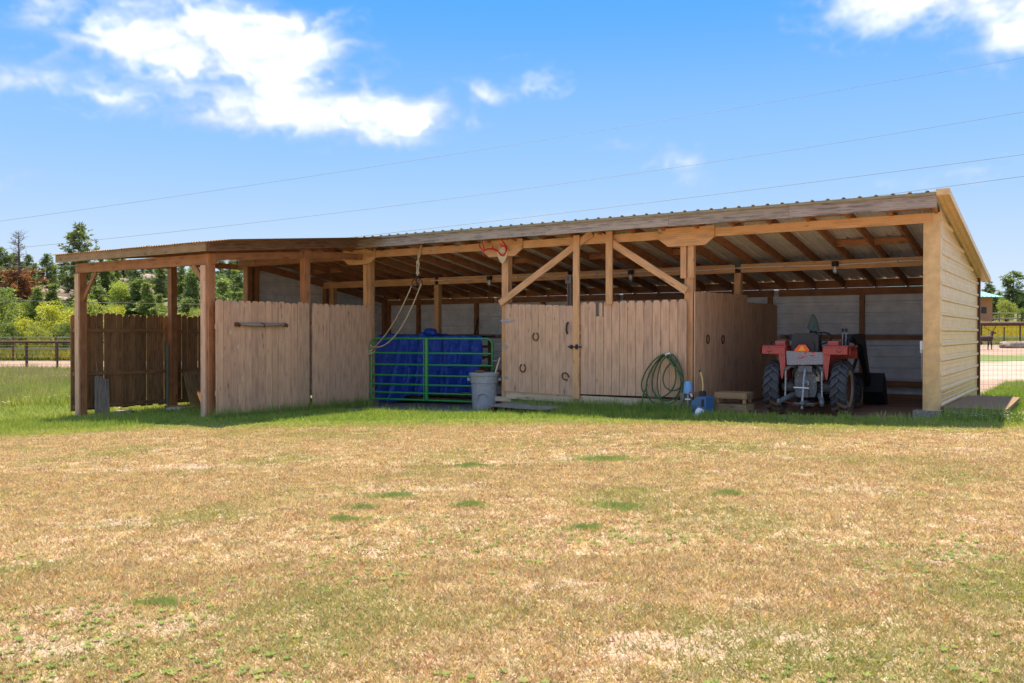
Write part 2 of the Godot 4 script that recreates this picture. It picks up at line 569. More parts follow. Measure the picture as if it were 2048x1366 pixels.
func ground_color(x: float, z: float) -> Color:
	var n := fine.get_noise_2d(x, z)
	var soil := Color(0.38, 0.27, 0.18)
	var litter := Color(0.54, 0.385, 0.24)
	var c := litter.lerp(soil, clampf(0.30 + 0.5 * n + 0.7 * bare(x, z), 0.0, 1.0))
	var q := S.affine_inverse() * Vector3(x, 0, -z)      # barn frame
	var edge := strip_edge(x) + n * 0.5
	if z > edge and z < 30.0:
		c = c.lerp(Color(0.12, 0.15, 0.04).lerp(Color(0.25, 0.27, 0.08), smoothstep(-6.0, -9.0, x)), smoothstep(0.0, 0.5, z - edge))
	if q.z < 0.4 + n * 0.3 and q.z > -5.2 and q.x < 0.05 and q.x > -15.2:
		var dirt := Color(0.38, 0.235, 0.155).lerp(Color(0.25, 0.235, 0.225), 1.0 if q.x < -7.6 else 0.0)
		c = c.lerp(dirt, smoothstep(0.4, 0.0, q.z - n * 0.3))
	if q.x < -7.4 and q.x > -11.3 and q.z >= -0.3 and q.z < 1.35 + n * 0.6:
		c = Color(0.25, 0.235, 0.225)         # gravel in front of the pipe gate
	if x / maxf(z, 1.0) < -0.2 and z > 24.0:
		c = Color(0.16, 0.17, 0.05).lerp(Color(0.20, 0.15, 0.07), clampf(0.4 + n, 0, 1))
		if z > 39.5 + n and z < 54.0 + n:
			c = Color(0.36, 0.225, 0.155)       # gravel road
		elif z >= 54.0 and z < 66.0:
			c = Color(0.25, 0.24, 0.07)
		elif z >= 66.0:
			c = Color(0.13, 0.15, 0.05).lerp(Color(0.20, 0.17, 0.09), clampf(n * 1.5, 0, 1))
	elif x / maxf(z, 1.0) > 0.3 and z > 19.2:
		if z < 24.5 + n:
			c = Color(0.36, 0.235, 0.155).lerp(Color(0.29, 0.18, 0.12), clampf(n * 2.0, 0, 1))
		elif z < 36.5 + n * 2.0:
			c = Color(0.44, 0.33, 0.25)       # pale drive
		elif z < 43.0 + n * 3.0:
			c = Color(0.14, 0.19, 0.03)
		elif z < 56.0 + n * 2.0:
			c = Color(0.36, 0.235, 0.165)
		elif z < 64.0:
			c = Color(0.22, 0.24, 0.07)
		elif z < 84.0 + n * 8.0:
			c = Color(0.45, 0.34, 0.045)      # yellow bloom
		else:
			c = Color(0.16, 0.17, 0.05)
	elif z > 30.0:
		c = Color(0.17, 0.16, 0.06)
	return c * (1.0 + 0.25 * n)

func ground() -> void:
	spots.seed = 21
	spots.frequency = 0.42
	spots.fractal_octaves = 4
	fine.seed = 5
	fine.frequency = 1.3
	fine.fractal_octaves = 3
	var xs := []
	var zs := []
	var t := -15.0
	while t <= 15.0:
		xs.append(t)
		t += 0.1
	var st := 0.2
	while xs[xs.size() - 1] < 700.0:
		var nx: float = xs[xs.size() - 1] + st
		xs.append(nx)
		xs.push_front(-nx)
		st = minf(st * 1.09, 40.0)
	t = 1.6
	while t <= 21.0:
		zs.append(t)
		t += 0.09
	st = 0.15
	while zs[zs.size() - 1] < 900.0:
		zs.append(zs[zs.size() - 1] + st)
		st = minf(st * 1.035, 30.0)
	st = 0.2
	while zs[0] > -60.0:
		zs.push_front(zs[0] - st)
		st *= 1.25
	var nx2 := xs.size()
	var nz := zs.size()
	var v := PackedVector3Array()
	var nn := PackedVector3Array()
	var cc := PackedColorArray()
	var ix := PackedInt32Array()
	for j in nz:
		var z: float = zs[j]
		for i in nx2:
			var x: float = xs[i]
			v.push_back(Vector3(x, gh(x, z), -z))
			cc.push_back(ground_color(x, z))
	for j in nz:
		for i in nx2:
			var a := v[j * nx2 + mini(i + 1, nx2 - 1)] - v[j * nx2 + maxi(i - 1, 0)]
			var b := v[mini(j + 1, nz - 1) * nx2 + i] - v[maxi(j - 1, 0) * nx2 + i]
			var w := a.cross(b).normalized()
			nn.push_back(w if w.y > 0.0 else -w)
	for j in nz - 1:
		for i in nx2 - 1:
			var k := j * nx2 + i
			ix.append_array([k, k + nx2, k + 1, k + 1, k + nx2, k + nx2 + 1])
	var arr := []
	arr.resize(Mesh.ARRAY_MAX)
	arr[Mesh.ARRAY_VERTEX] = v
	arr[Mesh.ARRAY_NORMAL] = nn
	arr[Mesh.ARRAY_COLOR] = cc
	arr[Mesh.ARRAY_INDEX] = ix
	var m := ArrayMesh.new()
	m.add_surface_from_arrays(Mesh.PRIMITIVE_TRIANGLES, arr)
	var gt := cloud_tex(9, 0.06, 0.72, 1.12, 512, 6, 0.75)
	var gm := mat(1, 1, 1, 0.95, 0, gt, Vector3(0.9, 0.9, 0.9), gt, 2.5, true)
	gm.uv1_world_triplanar = true
	var o := part(self, "ground", m, gm)
	o.set_meta("kind", "structure")
	o.set_meta("label", "dry tan turf yard with bare soil, gravel and green verge")

# ---------------------------------------------------------------- the pole barn
const POSTS := [-3.8, -7.58, -11.16, -15.1]
func roof_y(b: float) -> float:
	return 3.175 + 0.155 * (b - 0.5)

# ribbed sheet profile over a length: [position, height]
func ribs(l: float, pitch: float, hgt: float) -> Array:
	var p := [[0.0, 0.0]]
	var t := pitch * 0.5
	while t < l:
		p.append([t - 0.035, 0.0])
		p.append([t - 0.016, hgt])
		p.append([t + 0.016, hgt])
		p.append([t + 0.035, 0.0])
		for q in [0.33, 0.66]:
			if t + pitch * q < l - 0.01:
				p.append([t + pitch * q - 0.008, 0.0])
				p.append([t + pitch * q, hgt * 0.18])
				p.append([t + pitch * q + 0.008, 0.0])
		t += pitch
	p.append([l, 0.0])
	return p

func siding_inside(parent: Node, called: String, p: Vector3, dir: Vector3, inward: Vector3, l: float, y0: float, top0: float, top1: float, m: Material) -> void:
	# horizontal ribbed sheets 0.915 m tall from y0 up; the top edge runs from top0 to top1 along l
	var y := y0
	while y < max(top0, top1) - 0.02:
		var mb := MB.new()
		var pr := ribs(0.915, 0.229, 0.032)
		for i in pr.size() - 1:
			var ya: float = y + pr[i][0]
			var yb: float = y + pr[i + 1][0]
			var la := l
			var lb := l
			var sa := 0.0
			var sb := 0.0
			if absf(top0 - top1) > 0.01:       # falls from top0 to top1
				la = clampf((top0 - ya) / (top0 - top1), 0.0, 1.0) * l
				lb = clampf((top0 - yb) / (top0 - top1), 0.0, 1.0) * l
			elif yb > top0:
				continue
			if la < 0.02 and lb < 0.02:
				continue
			var q := []
			for k in [[ya, sa, pr[i][1]], [ya, la, pr[i][1]], [yb, lb, pr[i + 1][1]], [yb, sb, pr[i + 1][1]]]:
				q.append(p + dir * k[1] + Vector3(0, k[0], 0) - inward * (k[2] - 0.032))
			mb.face(q, inward)
		if mb.v.size():
			part(parent, called, mb, m)
		y += 0.915

func barn() -> void:
	var t := thing("pole_barn", "long open-fronted tan metal pole barn with wooden posts and low-pitched roof", "barn", S)
	var R := Vector3.RIGHT
	var B := Vector3.BACK
	# ---- posts
	for a in POSTS:
		var y0 := floor_y(a, -0.07) - 0.25
		timber(t, "post", Vector3(a, y0, -0.072), Vector3(a, 2.94, -0.072), 0.15, 0.14, M.fir if a > -15 else M.cedar, R)
	# narrower boards nailed on the two middle posts
	timber(t, "post_board", Vector3(-3.88, 2.12, 0.022), Vector3(-3.88, 2.668, 0.022), 0.10, 0.04, M.fir, R)
	timber(t, "post_board", Vector3(-3.74, 2.12, 0.024), Vector3(-3.74, 2.668, 0.024), 0.10, 0.04, M.fir, R)
	timber(t, "post_board", Vector3(-11.2, 0.3, 0.022), Vector3(-11.2, 2.66, 0.022), 0.09, 0.04, M.fir, R)
	for a in [-0.35, -3.83, -7.6, -11.3, -14.8]:
		timber(t, "inner_post", Vector3(a, floor_y(a, -2.65) - 0.25, -2.65), Vector3(a, 2.355, -2.65), 0.13, 0.13, M.fir, R)
	for a in [-0.1, -2.03, -3.95, -5.9, -7.8, -9.8, -11.9, -13.9, -15.0]:
		timber(t, "back_post", Vector3(a, floor_y(a, -5.1) - 0.2, -5.09), Vector3(a, 1.98, -5.09), 0.09, 0.11, M.cedar, R)
	# ---- beams
	var cuts := [-0.0, -3.75, -7.5, -11.2, -15.3]
	for i in 4:
		timber(t, "front_beam", Vector3(cuts[i] - 0.004, 2.878, 0.03), Vector3(cuts[i + 1], 2.878, 0.03), 0.04, 0.145 if i < 3 else 0.2, M.fir if i < 3 else M.cedar, B)
		timber(t, "middle_beam", Vector3(cuts[i] - 0.12, 2.44, -2.56), Vector3(cuts[i + 1], 2.44, -2.56), 0.045, 0.165, M.fir, B)
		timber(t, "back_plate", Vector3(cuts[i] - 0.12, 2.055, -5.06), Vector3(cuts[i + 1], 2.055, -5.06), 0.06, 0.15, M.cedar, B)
	timber(t, "ledger", Vector3(-0.02, 2.5, -0.13), Vector3(-0.02, 2.94, -0.13), 0.06, 0.04, M.fir, R)
	# ---- header boards with clipped corners over three posts
	for a in [-3.81, -7.6, -11.34]:
		var mb := MB.new()
		var hw: float = 0.50 if a > -7 else 0.47
		mb.prism(PackedVector2Array([Vector2(-hw, 0.13), Vector2(-hw + 0.17, 0), Vector2(hw - 0.17, 0), Vector2(hw, 0.13), Vector2(hw, 0.32), Vector2(-hw, 0.32)]), 0, 0.035)
		for k in mb.u.size():
			mb.u[k] = Vector2(mb.u[k].y, mb.u[k].x) + Vector2(a, 0)
		part(t, "header_board", mb, M.fir, Transform3D(Basis.IDENTITY, Vector3(a, 2.668, 0.052)))
	# ---- rafters
	var a := 0.06
	var i := 0
	while a > -15.3:
		var b0 := 0.47
		var b1 := -5.25
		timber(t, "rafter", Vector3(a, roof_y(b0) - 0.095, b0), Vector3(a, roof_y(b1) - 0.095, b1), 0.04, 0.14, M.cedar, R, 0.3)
		if i % 3 == 1 or i % 7 == 2:
			for bb in [-0.55, -1.7]:
				if rnd(0, 1) < 0.75:
					timber(t, "blocking", Vector3(a - 0.022, roof_y(bb) - 0.09, bb), Vector3(a - 0.588, roof_y(bb) - 0.09, bb), 0.04, 0.11, M.cedar if rnd(0, 1) < 0.6 else M.cedar, B)
		if i % 2 == 0:
			timber(t, "blocking", Vector3(a - 0.022, roof_y(0.12) - 0.075, 0.05), Vector3(a - 0.588, roof_y(0.12) - 0.075, 0.05), 0.04, 0.075, M.cedar, B)
		timber(t, "blocking", Vector3(a - 0.022, roof_y(-5.06) - 0.096, -5.06), Vector3(a - 0.588, roof_y(-5.06) - 0.096, -5.06), 0.04, 0.165, M.cedar, B)
		a -= 0.61
		i += 1
	# ---- fascia boards, weathered, end to end
	var fc := [0.13, -1.95, -3.95, -6.35, -8.9, -11.05]
	for k in 5:
		timber(t, "fascia_board", Vector3(fc[k], 3.062 + rnd(-0.004, 0.004), 0.495 + rnd(0, 0.006)), Vector3(fc[k + 1] + 0.004, 3.062 + rnd(-0.004, 0.004), 0.495 + rnd(0, 0.006)), 0.04, 0.185, M.gray, B, 0.2)
	# ---- roof sheets: ribs run down the slope; painted above, bare zinc below
	a = 0.13
	while a > -15.2:
		var mb := MB.new()
		var mu := MB.new()
		var pr := ribs(0.915, 0.229, 0.024)
		for k in pr.size() - 1:
			var x0: float = a - pr[k][0]
			var x1: float = a - pr[k + 1][0]
			var ba := 0.56
			var bb := -5.5
			mb.face([Vector3(x0, roof_y(ba) + pr[k][1], ba), Vector3(x1, roof_y(ba) + pr[k + 1][1], ba), Vector3(x1, roof_y(bb) + pr[k + 1][1], bb), Vector3(x0, roof_y(bb) + pr[k][1], bb)], Vector3.UP)
			mu.face([Vector3(x0, roof_y(ba) + pr[k][1] - 0.004, ba), Vector3(x1, roof_y(ba) + pr[k + 1][1] - 0.004, ba), Vector3(x1, roof_y(bb) + pr[k + 1][1] - 0.004, bb), Vector3(x0, roof_y(bb) + pr[k][1] - 0.004, bb)], Vector3.DOWN)
			mb.face([Vector3(x0, roof_y(ba) + pr[k][1], ba), Vector3(x1, roof_y(ba) + pr[k + 1][1], ba), Vector3(x1, roof_y(ba) + pr[k + 1][1] - 0.004, ba), Vector3(x0, roof_y(ba) + pr[k][1] - 0.004, ba)], B)
		var sh := part(t, "roof_sheet", mu, M.zinc)
		part(sh, "painted_face", mb, M.olive)
		a -= 0.915
	# eave trim over the fascia
	for k in 5:
		var mb := MB.new()
		mb.box(Vector3((fc[k] + fc[k + 1]) * 0.5, 3.163, 0.535), Vector3(fc[k] - fc[k + 1] - 0.003, 0.036, 0.035))
		part(t, "eave_trim", mb, M.olive)
	# ---- rake trim and soffit at the end wall
	var rk := MB.new()
	var c0 := 0.56
	var c1 := -5.5
	for q in [[0.105, 0.0], [0.16, 0.012], [0.165, 0.0], [0.225, 0.012], [0.23, 0.0]]:
		pass
	var prof := [[0.135, -0.05], [0.165, -0.05], [0.17, -0.038], [0.205, -0.038], [0.21, -0.05], [0.255, -0.05], [0.26, -0.038], [0.29, -0.038], [0.295, -0.055], [0.305, -0.055], [0.305, 0.035], [0.13, 0.035]]
	for k in prof.size() - 1:
		var p: Array = prof[k]
		var q: Array = prof[k + 1]
		rk.face([Vector3(p[0], roof_y(c0) + p[1], c0), Vector3(q[0], roof_y(c0) + q[1], c0), Vector3(q[0], roof_y(c1) + q[1], c1), Vector3(p[0], roof_y(c1) + p[1], c1)], Vector3(1, 0, 0) if k == 9 else (Vector3.UP if k == 10 else Vector3.DOWN))
	for cc in [c0, c1]:
		var ring := []
		for p in prof:
			ring.append(Vector3(p[0], roof_y(cc) + p[1], cc))
		rk.face([ring[0], ring[9], ring[10], ring[11]], Vector3(0, 0, 1 if cc == c0 else -1))
	part(t, "rake_trim", rk, M.tan)
	# ---- end wall (outer face), sheets of horizontal siding
	var y := -0.02
	while y < 3.0:
		var mb := MB.new()
		var pr := ribs(0.915, 0.229, 0.024)
		for k in pr.size() - 1:
			var ya: float = y + pr[k][0]
			var yb: float = y + pr[k + 1][0]
			var ba: float = max(-5.19, 0.5 + (ya + 0.055 - 3.175) / 0.155)
			var bb: float = max(-5.19, 0.5 + (yb + 0.055 - 3.175) / 0.155)
			if ba > -0.03:
				continue
			bb = minf(bb, -0.03)
			mb.face([Vector3(0.1 + pr[k][1], ya, -0.03), Vector3(0.1 + pr[k][1], ya, ba), Vector3(0.1 + pr[k + 1][1], yb, bb), Vector3(0.1 + pr[k + 1][1], yb, -0.03)], R)
		part(t, "siding_sheet", mb, M.tan)
		y += 0.915
	siding_inside(t, "liner_sheet", Vector3(0.075, -0.02, -0.05), Vector3.FORWARD, Vector3.LEFT, 5.1, 0.0, 3.05, 2.28, M.zinc_wall)
	var cp := MB.new()                         # folded corner trim round the corner post
	cp.box(Vector3(0.015, 1.495, -0.06), Vector3(0.21, 2.92, 0.17))
	part(t, "corner_post", cp, M.tan)
	var lip := MB.new()
	lip.box(Vector3(-0.1, 1.495, 0.028), Vector3(0.02, 2.92, 0.012))
	part(t, "corner_lip", lip, M.tan)
	var ep := MB.new()
	ep.box(Vector3(0.115, 1.02, -5.215), Vector3(0.07, 2.5, 0.05))
	part(t, "back_corner_trim", ep, M.pipe)
	var fb := MB.new()
	fb.box(Vector3(-0.045, -0.12, -0.03), Vector3(0.37, 0.31, 0.34))
	part(t, "footing", fb, M.concrete)
	var sk := MB.new()
	sk.box(Vector3(0.09, -0.07, -2.65), Vector3(0.03, 0.16, 5.0))
	part(t, "base_board", sk, M.pale)
	# ---- back wall and far end wall, seen from inside
	for k in 5:
		siding_inside(t, "back_sheet", Vector3(0.06 - k * 3.05, -0.817, -5.17 - 0.004 * (k % 2)), Vector3.LEFT, Vector3.BACK, 3.09, 0.0, 2.977, 2.977, M.zinc_wall)
	siding_inside(t, "end_sheet", Vector3(-15.17, -0.45, -0.02), Vector3.FORWARD, Vector3.RIGHT, 5.1, 0.0, 3.5, 2.7, M.zinc_wall)
	for yy in [-0.12, 0.15, 1.1]:
		for k in 4:
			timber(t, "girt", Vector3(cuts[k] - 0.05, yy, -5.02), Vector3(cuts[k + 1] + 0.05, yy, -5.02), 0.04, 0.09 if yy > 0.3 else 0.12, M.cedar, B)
	for q in [[-0.3], [-2.65], [-5.0]]:
		timber(t, "end_post", Vector3(-15.08, -0.7, q[0]), Vector3(-15.08, roof_y(q[0]) - 0.18, q[0]), 0.12, 0.12, M.cedar, R)
	timber(t, "end_rafter", Vector3(-15.06, roof_y(-0.2) - 0.22, -0.2), Vector3(-15.06, roof_y(-5.0) - 0.22, -5.0), 0.05, 0.16, M.cedar, R)
	# ---- stall front: plank door and fixed panel, door jambs, braces, skirt board
	var door := Node3D.new()
	door.name = "stall_door"
	t.add_child(door)
	for k in 10:
		board(door, "board", Vector3(-7.42 + k * 0.15, 0.058 - k * 0.003, 0.10), 1.685 - k * 0.003 + rnd(-0.006, 0.006), 0.145, 0.02, R, M.paint, 0.016, 0.16)
	for yy in [0.35, 1.4]:
		timber(door, "door_rail", Vector3(-7.48, yy, 0.065), Vector3(-6.0, yy - 0.02, 0.065), 0.04, 0.09, M.paint, B)
	var pan := Node3D.new()
	pan.name = "stall_panel"
	t.add_child(pan)
	for k in 13:
		var hh := 1.68 + rnd(-0.006, 0.006)
		if k == 2:
			hh = 1.42
		board(pan, "board", Vector3(-5.775 + k * 0.1585, 0.065 + k * 0.0012, 0.085), hh, 0.151, 0.02, R, M.paint, 0.034 if k != 2 else 0.0, 0.16)
		if k == 2:
			board(pan, "board", Vector3(-5.44, 1.485, 0.085), 0.245, 0.07, 0.02, R, M.paint, 0.02, 0.09)
	for yy in [0.3, 1.35]:
		timber(pan, "panel_rail", Vector3(-5.85, yy, 0.052), Vector3(-3.9, yy, 0.052), 0.04, 0.09, M.paint, B)
	timber(t, "skirt_board", Vector3(-7.5, -0.01, 0.06), Vector3(-5.9, -0.035, 0.06), 0.04, 0.14, M.pale, B)
	timber(t, "skirt_board", Vector3(-5.89, -0.035, 0.06), Vector3(-3.72, -0.04, 0.06), 0.04, 0.14, M.pale, B)
	timber(t, "sill", Vector3(-7.9, -0.1, 0.0), Vector3(-7.4, -0.1, 0.0), 0.12, 0.09, M.pale, B)
	timber(t, "door_jamb", Vector3(-5.92, -0.02, 0.125), Vector3(-5.92, 2.97, 0.125), 0.125, 0.04, M.fir, R)
	timber(t, "door_jamb", Vector3(-5.25, 1.70, 0.125), Vector3(-5.25, 3.0, 0.125), 0.125, 0.04, M.fir, R)
	timber(t, "knee_brace", Vector3(-7.64, 1.76, 0.085), Vector3(-5.62, 3.0, 0.085), 0.035, 0.125, M.fir, B)
	timber(t, "knee_brace", Vector3(-3.80, 1.90, 0.087), Vector3(-5.54, 3.0, 0.087), 0.035, 0.125, M.fir, B)
	# ---- partition beside the tractor bay, boards running back from the front post
	var par := Node3D.new()
	par.name = "partition"
	t.add_child(par)
	var d := 0.02
	var k2 := 0
	while d < 4.7:
		var top := 1.895 + d * 0.012 if d < 2.62 else 1.79
		board(par, "board", Vector3(-3.69, -0.10 - d * 0.012, -d - 0.05), top + 0.10 + d * 0.012 + rnd(-0.005, 0.005), 0.146, 0.02, B, M.paint, 0.014, 0.15)
		d += 0.152
		k2 += 1
	for yy in [0.3, 1.5]:
		timber(par, "partition_rail", Vector3(-3.73, yy, -0.1), Vector3(-3.73, yy, -4.7), 0.04, 0.09, M.cedar, R)
	# second partition inside, half seen
	for yy in [0.1, 0.7, 1.3]:
		timber(t, "stall_rail", Vector3(-7.66, yy, -0.2), Vector3(-7.66, yy, -5.0), 0.04, 0.14, M.cedar, R)

# ---------------------------------------------------------------- lean-to, gates and the old fence
func lean_y(b: float) -> float:
	return 2.785 + 0.1 * (4.3 - b)

func lean_to() -> void:
	var t := thing("lean_to_shelter", "low wooden lean-to with brown posts and rusty corrugated roof joined to barn front", "lean-to", S)
	var R := Vector3.RIGHT
	var B := Vector3.BACK
	for p in [[-15.44, 3.94, 2.42], [-11.3, 4.0, 2.61], [-11.24, 1.74, 2.86], [-15.42, 1.8, 2.74]]:
		timber(t, "post", Vector3(p[0], floor_y(p[0], p[1]) - 0.25, p[1]), Vector3(p[0], p[2] - 0.005, p[1]), 0.145, 0.145, M.cedar, R)
	timber(t, "post_board", Vector3(-15.44, floor_y(-15.44, 4.0) + 0.01, 4.033), Vector3(-15.44, 2.4, 4.033), 0.14, 0.035, M.paint, R)
	timber(t, "post_board", Vector3(-11.35, floor_y(-11.35, 4.1) + 0.01, 4.093), Vector3(-11.35, 2.4, 4.093), 0.12, 0.035, M.paint, R)
	timber(t, "front_beam", Vector3(-15.55, 2.515, 3.96), Vector3(-11.18, 2.515, 3.96), 0.09, 0.19, M.cedar, B)
	timber(t, "side_beam", Vector3(-15.42, 2.79, 1.87), Vector3(-15.42, 2.79, -0.35), 0.05, 0.13, M.cedar, R)
	timber(t, "side_beam", Vector3(-15.36, 2.53, 3.9), Vector3(-15.36, 2.70, 1.9), 0.05, 0.13, M.cedar, R)
	timber(t, "side_beam", Vector3(-11.24, 2.56, 3.9), Vector3(-11.24, 2.74, 1.83), 0.05, 0.13, M.cedar, R)
	timber(t, "side_beam", Vector3(-11.24, 2.76, 1.66), Vector3(-11.24, 2.83, 0.1), 0.05, 0.13, M.cedar, R)
	timber(t, "knee_brace", Vector3(-15.39, 1.85, 3.94), Vector3(-14.92, 2.43, 3.94), 0.04, 0.09, M.cedar, B)
	timber(t, "knee_brace", Vector3(-11.36, 2.0, 3.98), Vector3(-11.78, 2.43, 3.98), 0.04, 0.09, M.cedar, B)
	timber(t, "fascia_board", Vector3(-15.72, 2.70, 4.31), Vector3(-13.9, 2.70, 4.31), 0.035, 0.165, M.oldply, B)
	timber(t, "fascia_board", Vector3(-13.896, 2.70, 4.31), Vector3(-10.98, 2.70, 4.312), 0.035, 0.165, M.oldply, B)
	timber(t, "rake_board", Vector3(-10.975, lean_y(4.28) - 0.085, 4.28), Vector3(-10.975, lean_y(0.54) - 0.085, 0.54), 0.035, 0.17, M.umber, R, 0.02)
	var a := -15.6
	while a < -11.0:
		timber(t, "rafter", Vector3(a, lean_y(4.28) - 0.075, 4.28), Vector3(a, lean_y(0.1) - 0.075, 0.1), 0.04, 0.11, M.cedar if rnd(0, 1) < 0.5 else M.cedar, R)
		a += 0.61
	for bb in [3.6, 2.6, 1.2]:
		a = -15.58
		while a < -11.6:
			if rnd(0, 1) < 0.8:
				timber(t, "blocking", Vector3(a + 0.001, lean_y(bb) - 0.07, bb), Vector3(a + 0.567, lean_y(bb) - 0.07, bb), 0.04, 0.09, M.oldply, B)
			a += 0.61
	var k := 0
	a = -15.74
	while a < -11.0:
		var mb := MB.new()
		var w := 0.8
		var n := 22
		for i in n:
			for j in 2:
				pass
			var x0 := a + w * i / n
			var x1 := a + w * (i + 1) / n
			for s in 3:
				pass
			var h0 := 0.011 * sin(TAU * (x0) / 0.076)
			var h1 := 0.011 * sin(TAU * (x1) / 0.076)
			var lift := 0.004 * (k % 2)
			mb.face([Vector3(x0, lean_y(4.38) + h0 + lift, 4.38), Vector3(x1, lean_y(4.38) + h1 + lift, 4.38), Vector3(x1, lean_y(0.5) + h1 + lift, 0.5), Vector3(x0, lean_y(0.5) + h0 + lift, 0.5)], Vector3.UP)
			mb.face([Vector3(x0, lean_y(4.38) + h0 + lift, 4.38), Vector3(x1, lean_y(4.38) + h1 + lift, 4.38), Vector3(x1, lean_y(4.38) + h1 + lift - 0.008, 4.38), Vector3(x0, lean_y(4.38) + h0 + lift - 0.008, 4.38)], B)
		part(t, "corrugated_sheet", mb, M.rustsheet)
		a += 0.78
		k += 1
	# two board gates standing between the posts, along the side that faces the yard
	for gt in [["board_gate", 4.03, 14, 0.161, "wide brown plank gate with a wooden singletree hung across it"], ["board_gate", 1.70, 11, 0.158, "narrower brown plank gate beside the green pipe gate"]]:
		var g := thing(gt[0], gt[4], "gate", S, "brown plank gates of the lean-to")
		for i in gt[2]:
			board(g, "board", Vector3(-11.09, -0.285 + rnd(-0.008, 0.008), gt[1] - 0.08 - i * gt[3]), 2.065 + rnd(-0.008, 0.008), gt[3] - 0.006, 0.02, B, M.paint, 0.034, 0.17, rnd(-0.002, 0.002))
		for yy in [0.1, 1.3]:
			timber(g, "rail", Vector3(-11.125, yy, gt[1] - 0.02), Vector3(-11.125, yy, gt[1] - gt[2] * gt[3] + 0.02), 0.04, 0.09, M.paint, R)
		if gt[2] == 14:      # pale knots showing through the paint
			for q in [[3.375, 1.689], [3.557, 1.685], [3.72, 1.197], [3.55, 0.93], [3.90, 0.776], [3.457, 0.347]]:
				var kn := MB.new()
				var ring := PackedVector2Array()
				for i in 12:
					ring.append(Vector2(cos(TAU * i / 12) * 0.026, sin(TAU * i / 12) * 0.042))
				kn.prism(ring, 0, 0.004)
				part(g, "knot", kn, M.plaque, Transform3D(Basis(Vector3.FORWARD, Vector3.UP, Vector3.RIGHT), Vector3(-11.079, q[1], q[0])))
		var wd := floor_y(-11.1, gt[1] - 1.0)
		timber(g, "foot", Vector3(-11.13, wd - 0.05, gt[1] - gt[2] * gt[3] + (0.06 if gt[2] == 14 else 0.06)), Vector3(-11.13, -0.2, gt[1] - gt[2] * gt[3] + 0.06), 0.12, 0.05, M.paint, B)

func picket_fence() -> void:
	var t := thing("picket_fence", "dark weathered dog-eared picket fence along the lean-to with three rails", "fence", S)
	var b := 4.02
	var B := Vector3.BACK
	while b > -0.1:
		board(t, "picket", Vector3(-15.6, -0.42 + rnd(-0.02, 0.02), b), 2.0 + rnd(-0.015, 0.015), 0.138, 0.018, B, M.fence, 0.025, 0.28, rnd(-0.004, 0.004))
		b -= 0.1395 + (0.016 if rnd(0, 1) < 0.3 else 0.004)
	for y in [-0.34, 0.34, 1.24]:
		timber(t, "rail", Vector3(-15.568, y, 4.05), Vector3(-15.568, y - 0.01, 1.9), 0.04, 0.085, M.fence, Vector3.RIGHT)
		timber(t, "rail", Vector3(-15.566, y - 0.03, 1.72), Vector3(-15.566, y - 0.04, -0.1), 0.04, 0.085, M.fence, Vector3.RIGHT)
	timber(t, "post", Vector3(-15.53, -0.9, 0.3), Vector3(-15.53, 1.3, 0.3), 0.09, 0.09, M.fence, Vector3.RIGHT)

